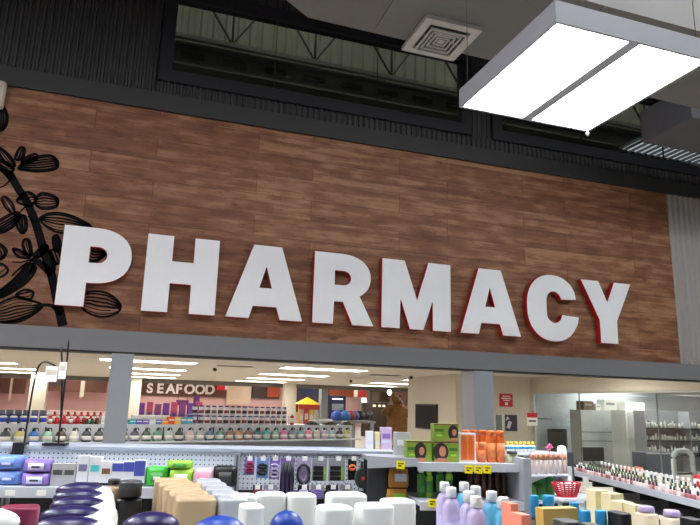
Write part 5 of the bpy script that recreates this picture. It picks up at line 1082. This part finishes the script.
instand('navy_counter', 'navy blue counter panel in front of the medicine shelves', 'counter', 646, 676, 453, 13.6, .5, cmat((58, 70, 92)), extra=[(0, 1, .95, .99, GRBX, 'edge')])
# pale arch (reader frame)
pa = onY(675, 478, 11.6); pb = onY(694, 478, 11.6); zt = onY(684, 449, 11.6).z
t = thing('arch_frame', 'pale rounded arch shaped frame behind the glass at right', 'frame', ((pa.x+pb.x)/2, 11.6, 0)); w = (pb.x-pa.x)/2
pts = [(-w, 0, 0), (-w, 0, zt-.30)]+[(-w+.18-.18*math.cos(a*PI/12), 0, zt-.22+.18*math.sin(a*PI/12)) for a in range(7)]+[(w-.18+.18*math.sin(a*PI/12), 0, zt-.22+.18*math.cos(a*PI/12)) for a in range(7)]+[(w, 0, zt-.30), (w, 0, 0)]
MB().tube(pts, .055, 8).obj('arch_tube', mat('arch_white', (214, 216, 212), .4), t); MB().box(-w+.06, w-.06, -.03, .03, zt-.55, zt-.51).obj('cross_bar', DGN, t); MB().box(-w+.06, w-.06, -.03, .03, zt-.95, zt-.91).obj('cross_bar', SHELFG, t)
# black chairs
for k, (x0, x1, y0, y1, Y) in enumerate(((549, 567, 429, 451, 17.62), (583, 604, 447, 468, 14.9))):
    a, b_ = onY(x0, y1, Y), onY(x1, y0, Y); t = thing('office_chair', ('black high backed chair at the left behind the pharmacy glass', 'black chair back in front of the grey partition')[k], 'chair', ((a.x+b_.x)/2, Y, 0)); w = (b_.x-a.x)/2; zc = b_.z; zl = a.z
    MB().box(-w, w, 0, .07, max(zl, .3), zc, bevel=.03).obj('backrest', BLACK, t); sz = max(.22, min(.45, zl-.06)); MB().box(-w*.9, w*.9, -.42, -.0, sz-.08, sz, bevel=.02).obj('seat', BLACK, t)
    MB().tube([(0, .03, zc-.2), (0, .09, sz+.1), (0, -.2, sz-.07)], .02).obj('back_support', BLACK, t)
    MB().tube([(0, -.2, .08), (0, -.2, sz-.07)], .03).obj('gas_column', CHROME, t)
    for q in range(5): an = q*2*PI/5; MB().tube([(0, -.2, .09), (.26*math.cos(an), -.2+.26*math.sin(an), .05)], .02).obj('leg', BLACK, t)
    for q in range(5): an = q*2*PI/5; MB().loft([(0, .025, .025), (.06, .025, .025)], 10).obj('castor', BLACK, t).location = (.26*math.cos(an), -.2+.26*math.sin(an), 0)

w = bpy.data.worlds.new('world'); scene.world = w; w.use_nodes = True
w.node_tree.nodes['Background'].inputs[0].default_value = (.8, .85, .9, 1); w.node_tree.nodes['Background'].inputs[1].default_value = .05
vs = scene.view_settings; vs.view_transform = 'Standard'; vs.look = 'None'; vs.gamma = 1; vs.use_curve_mapping = False; vs.exposure = 0.85
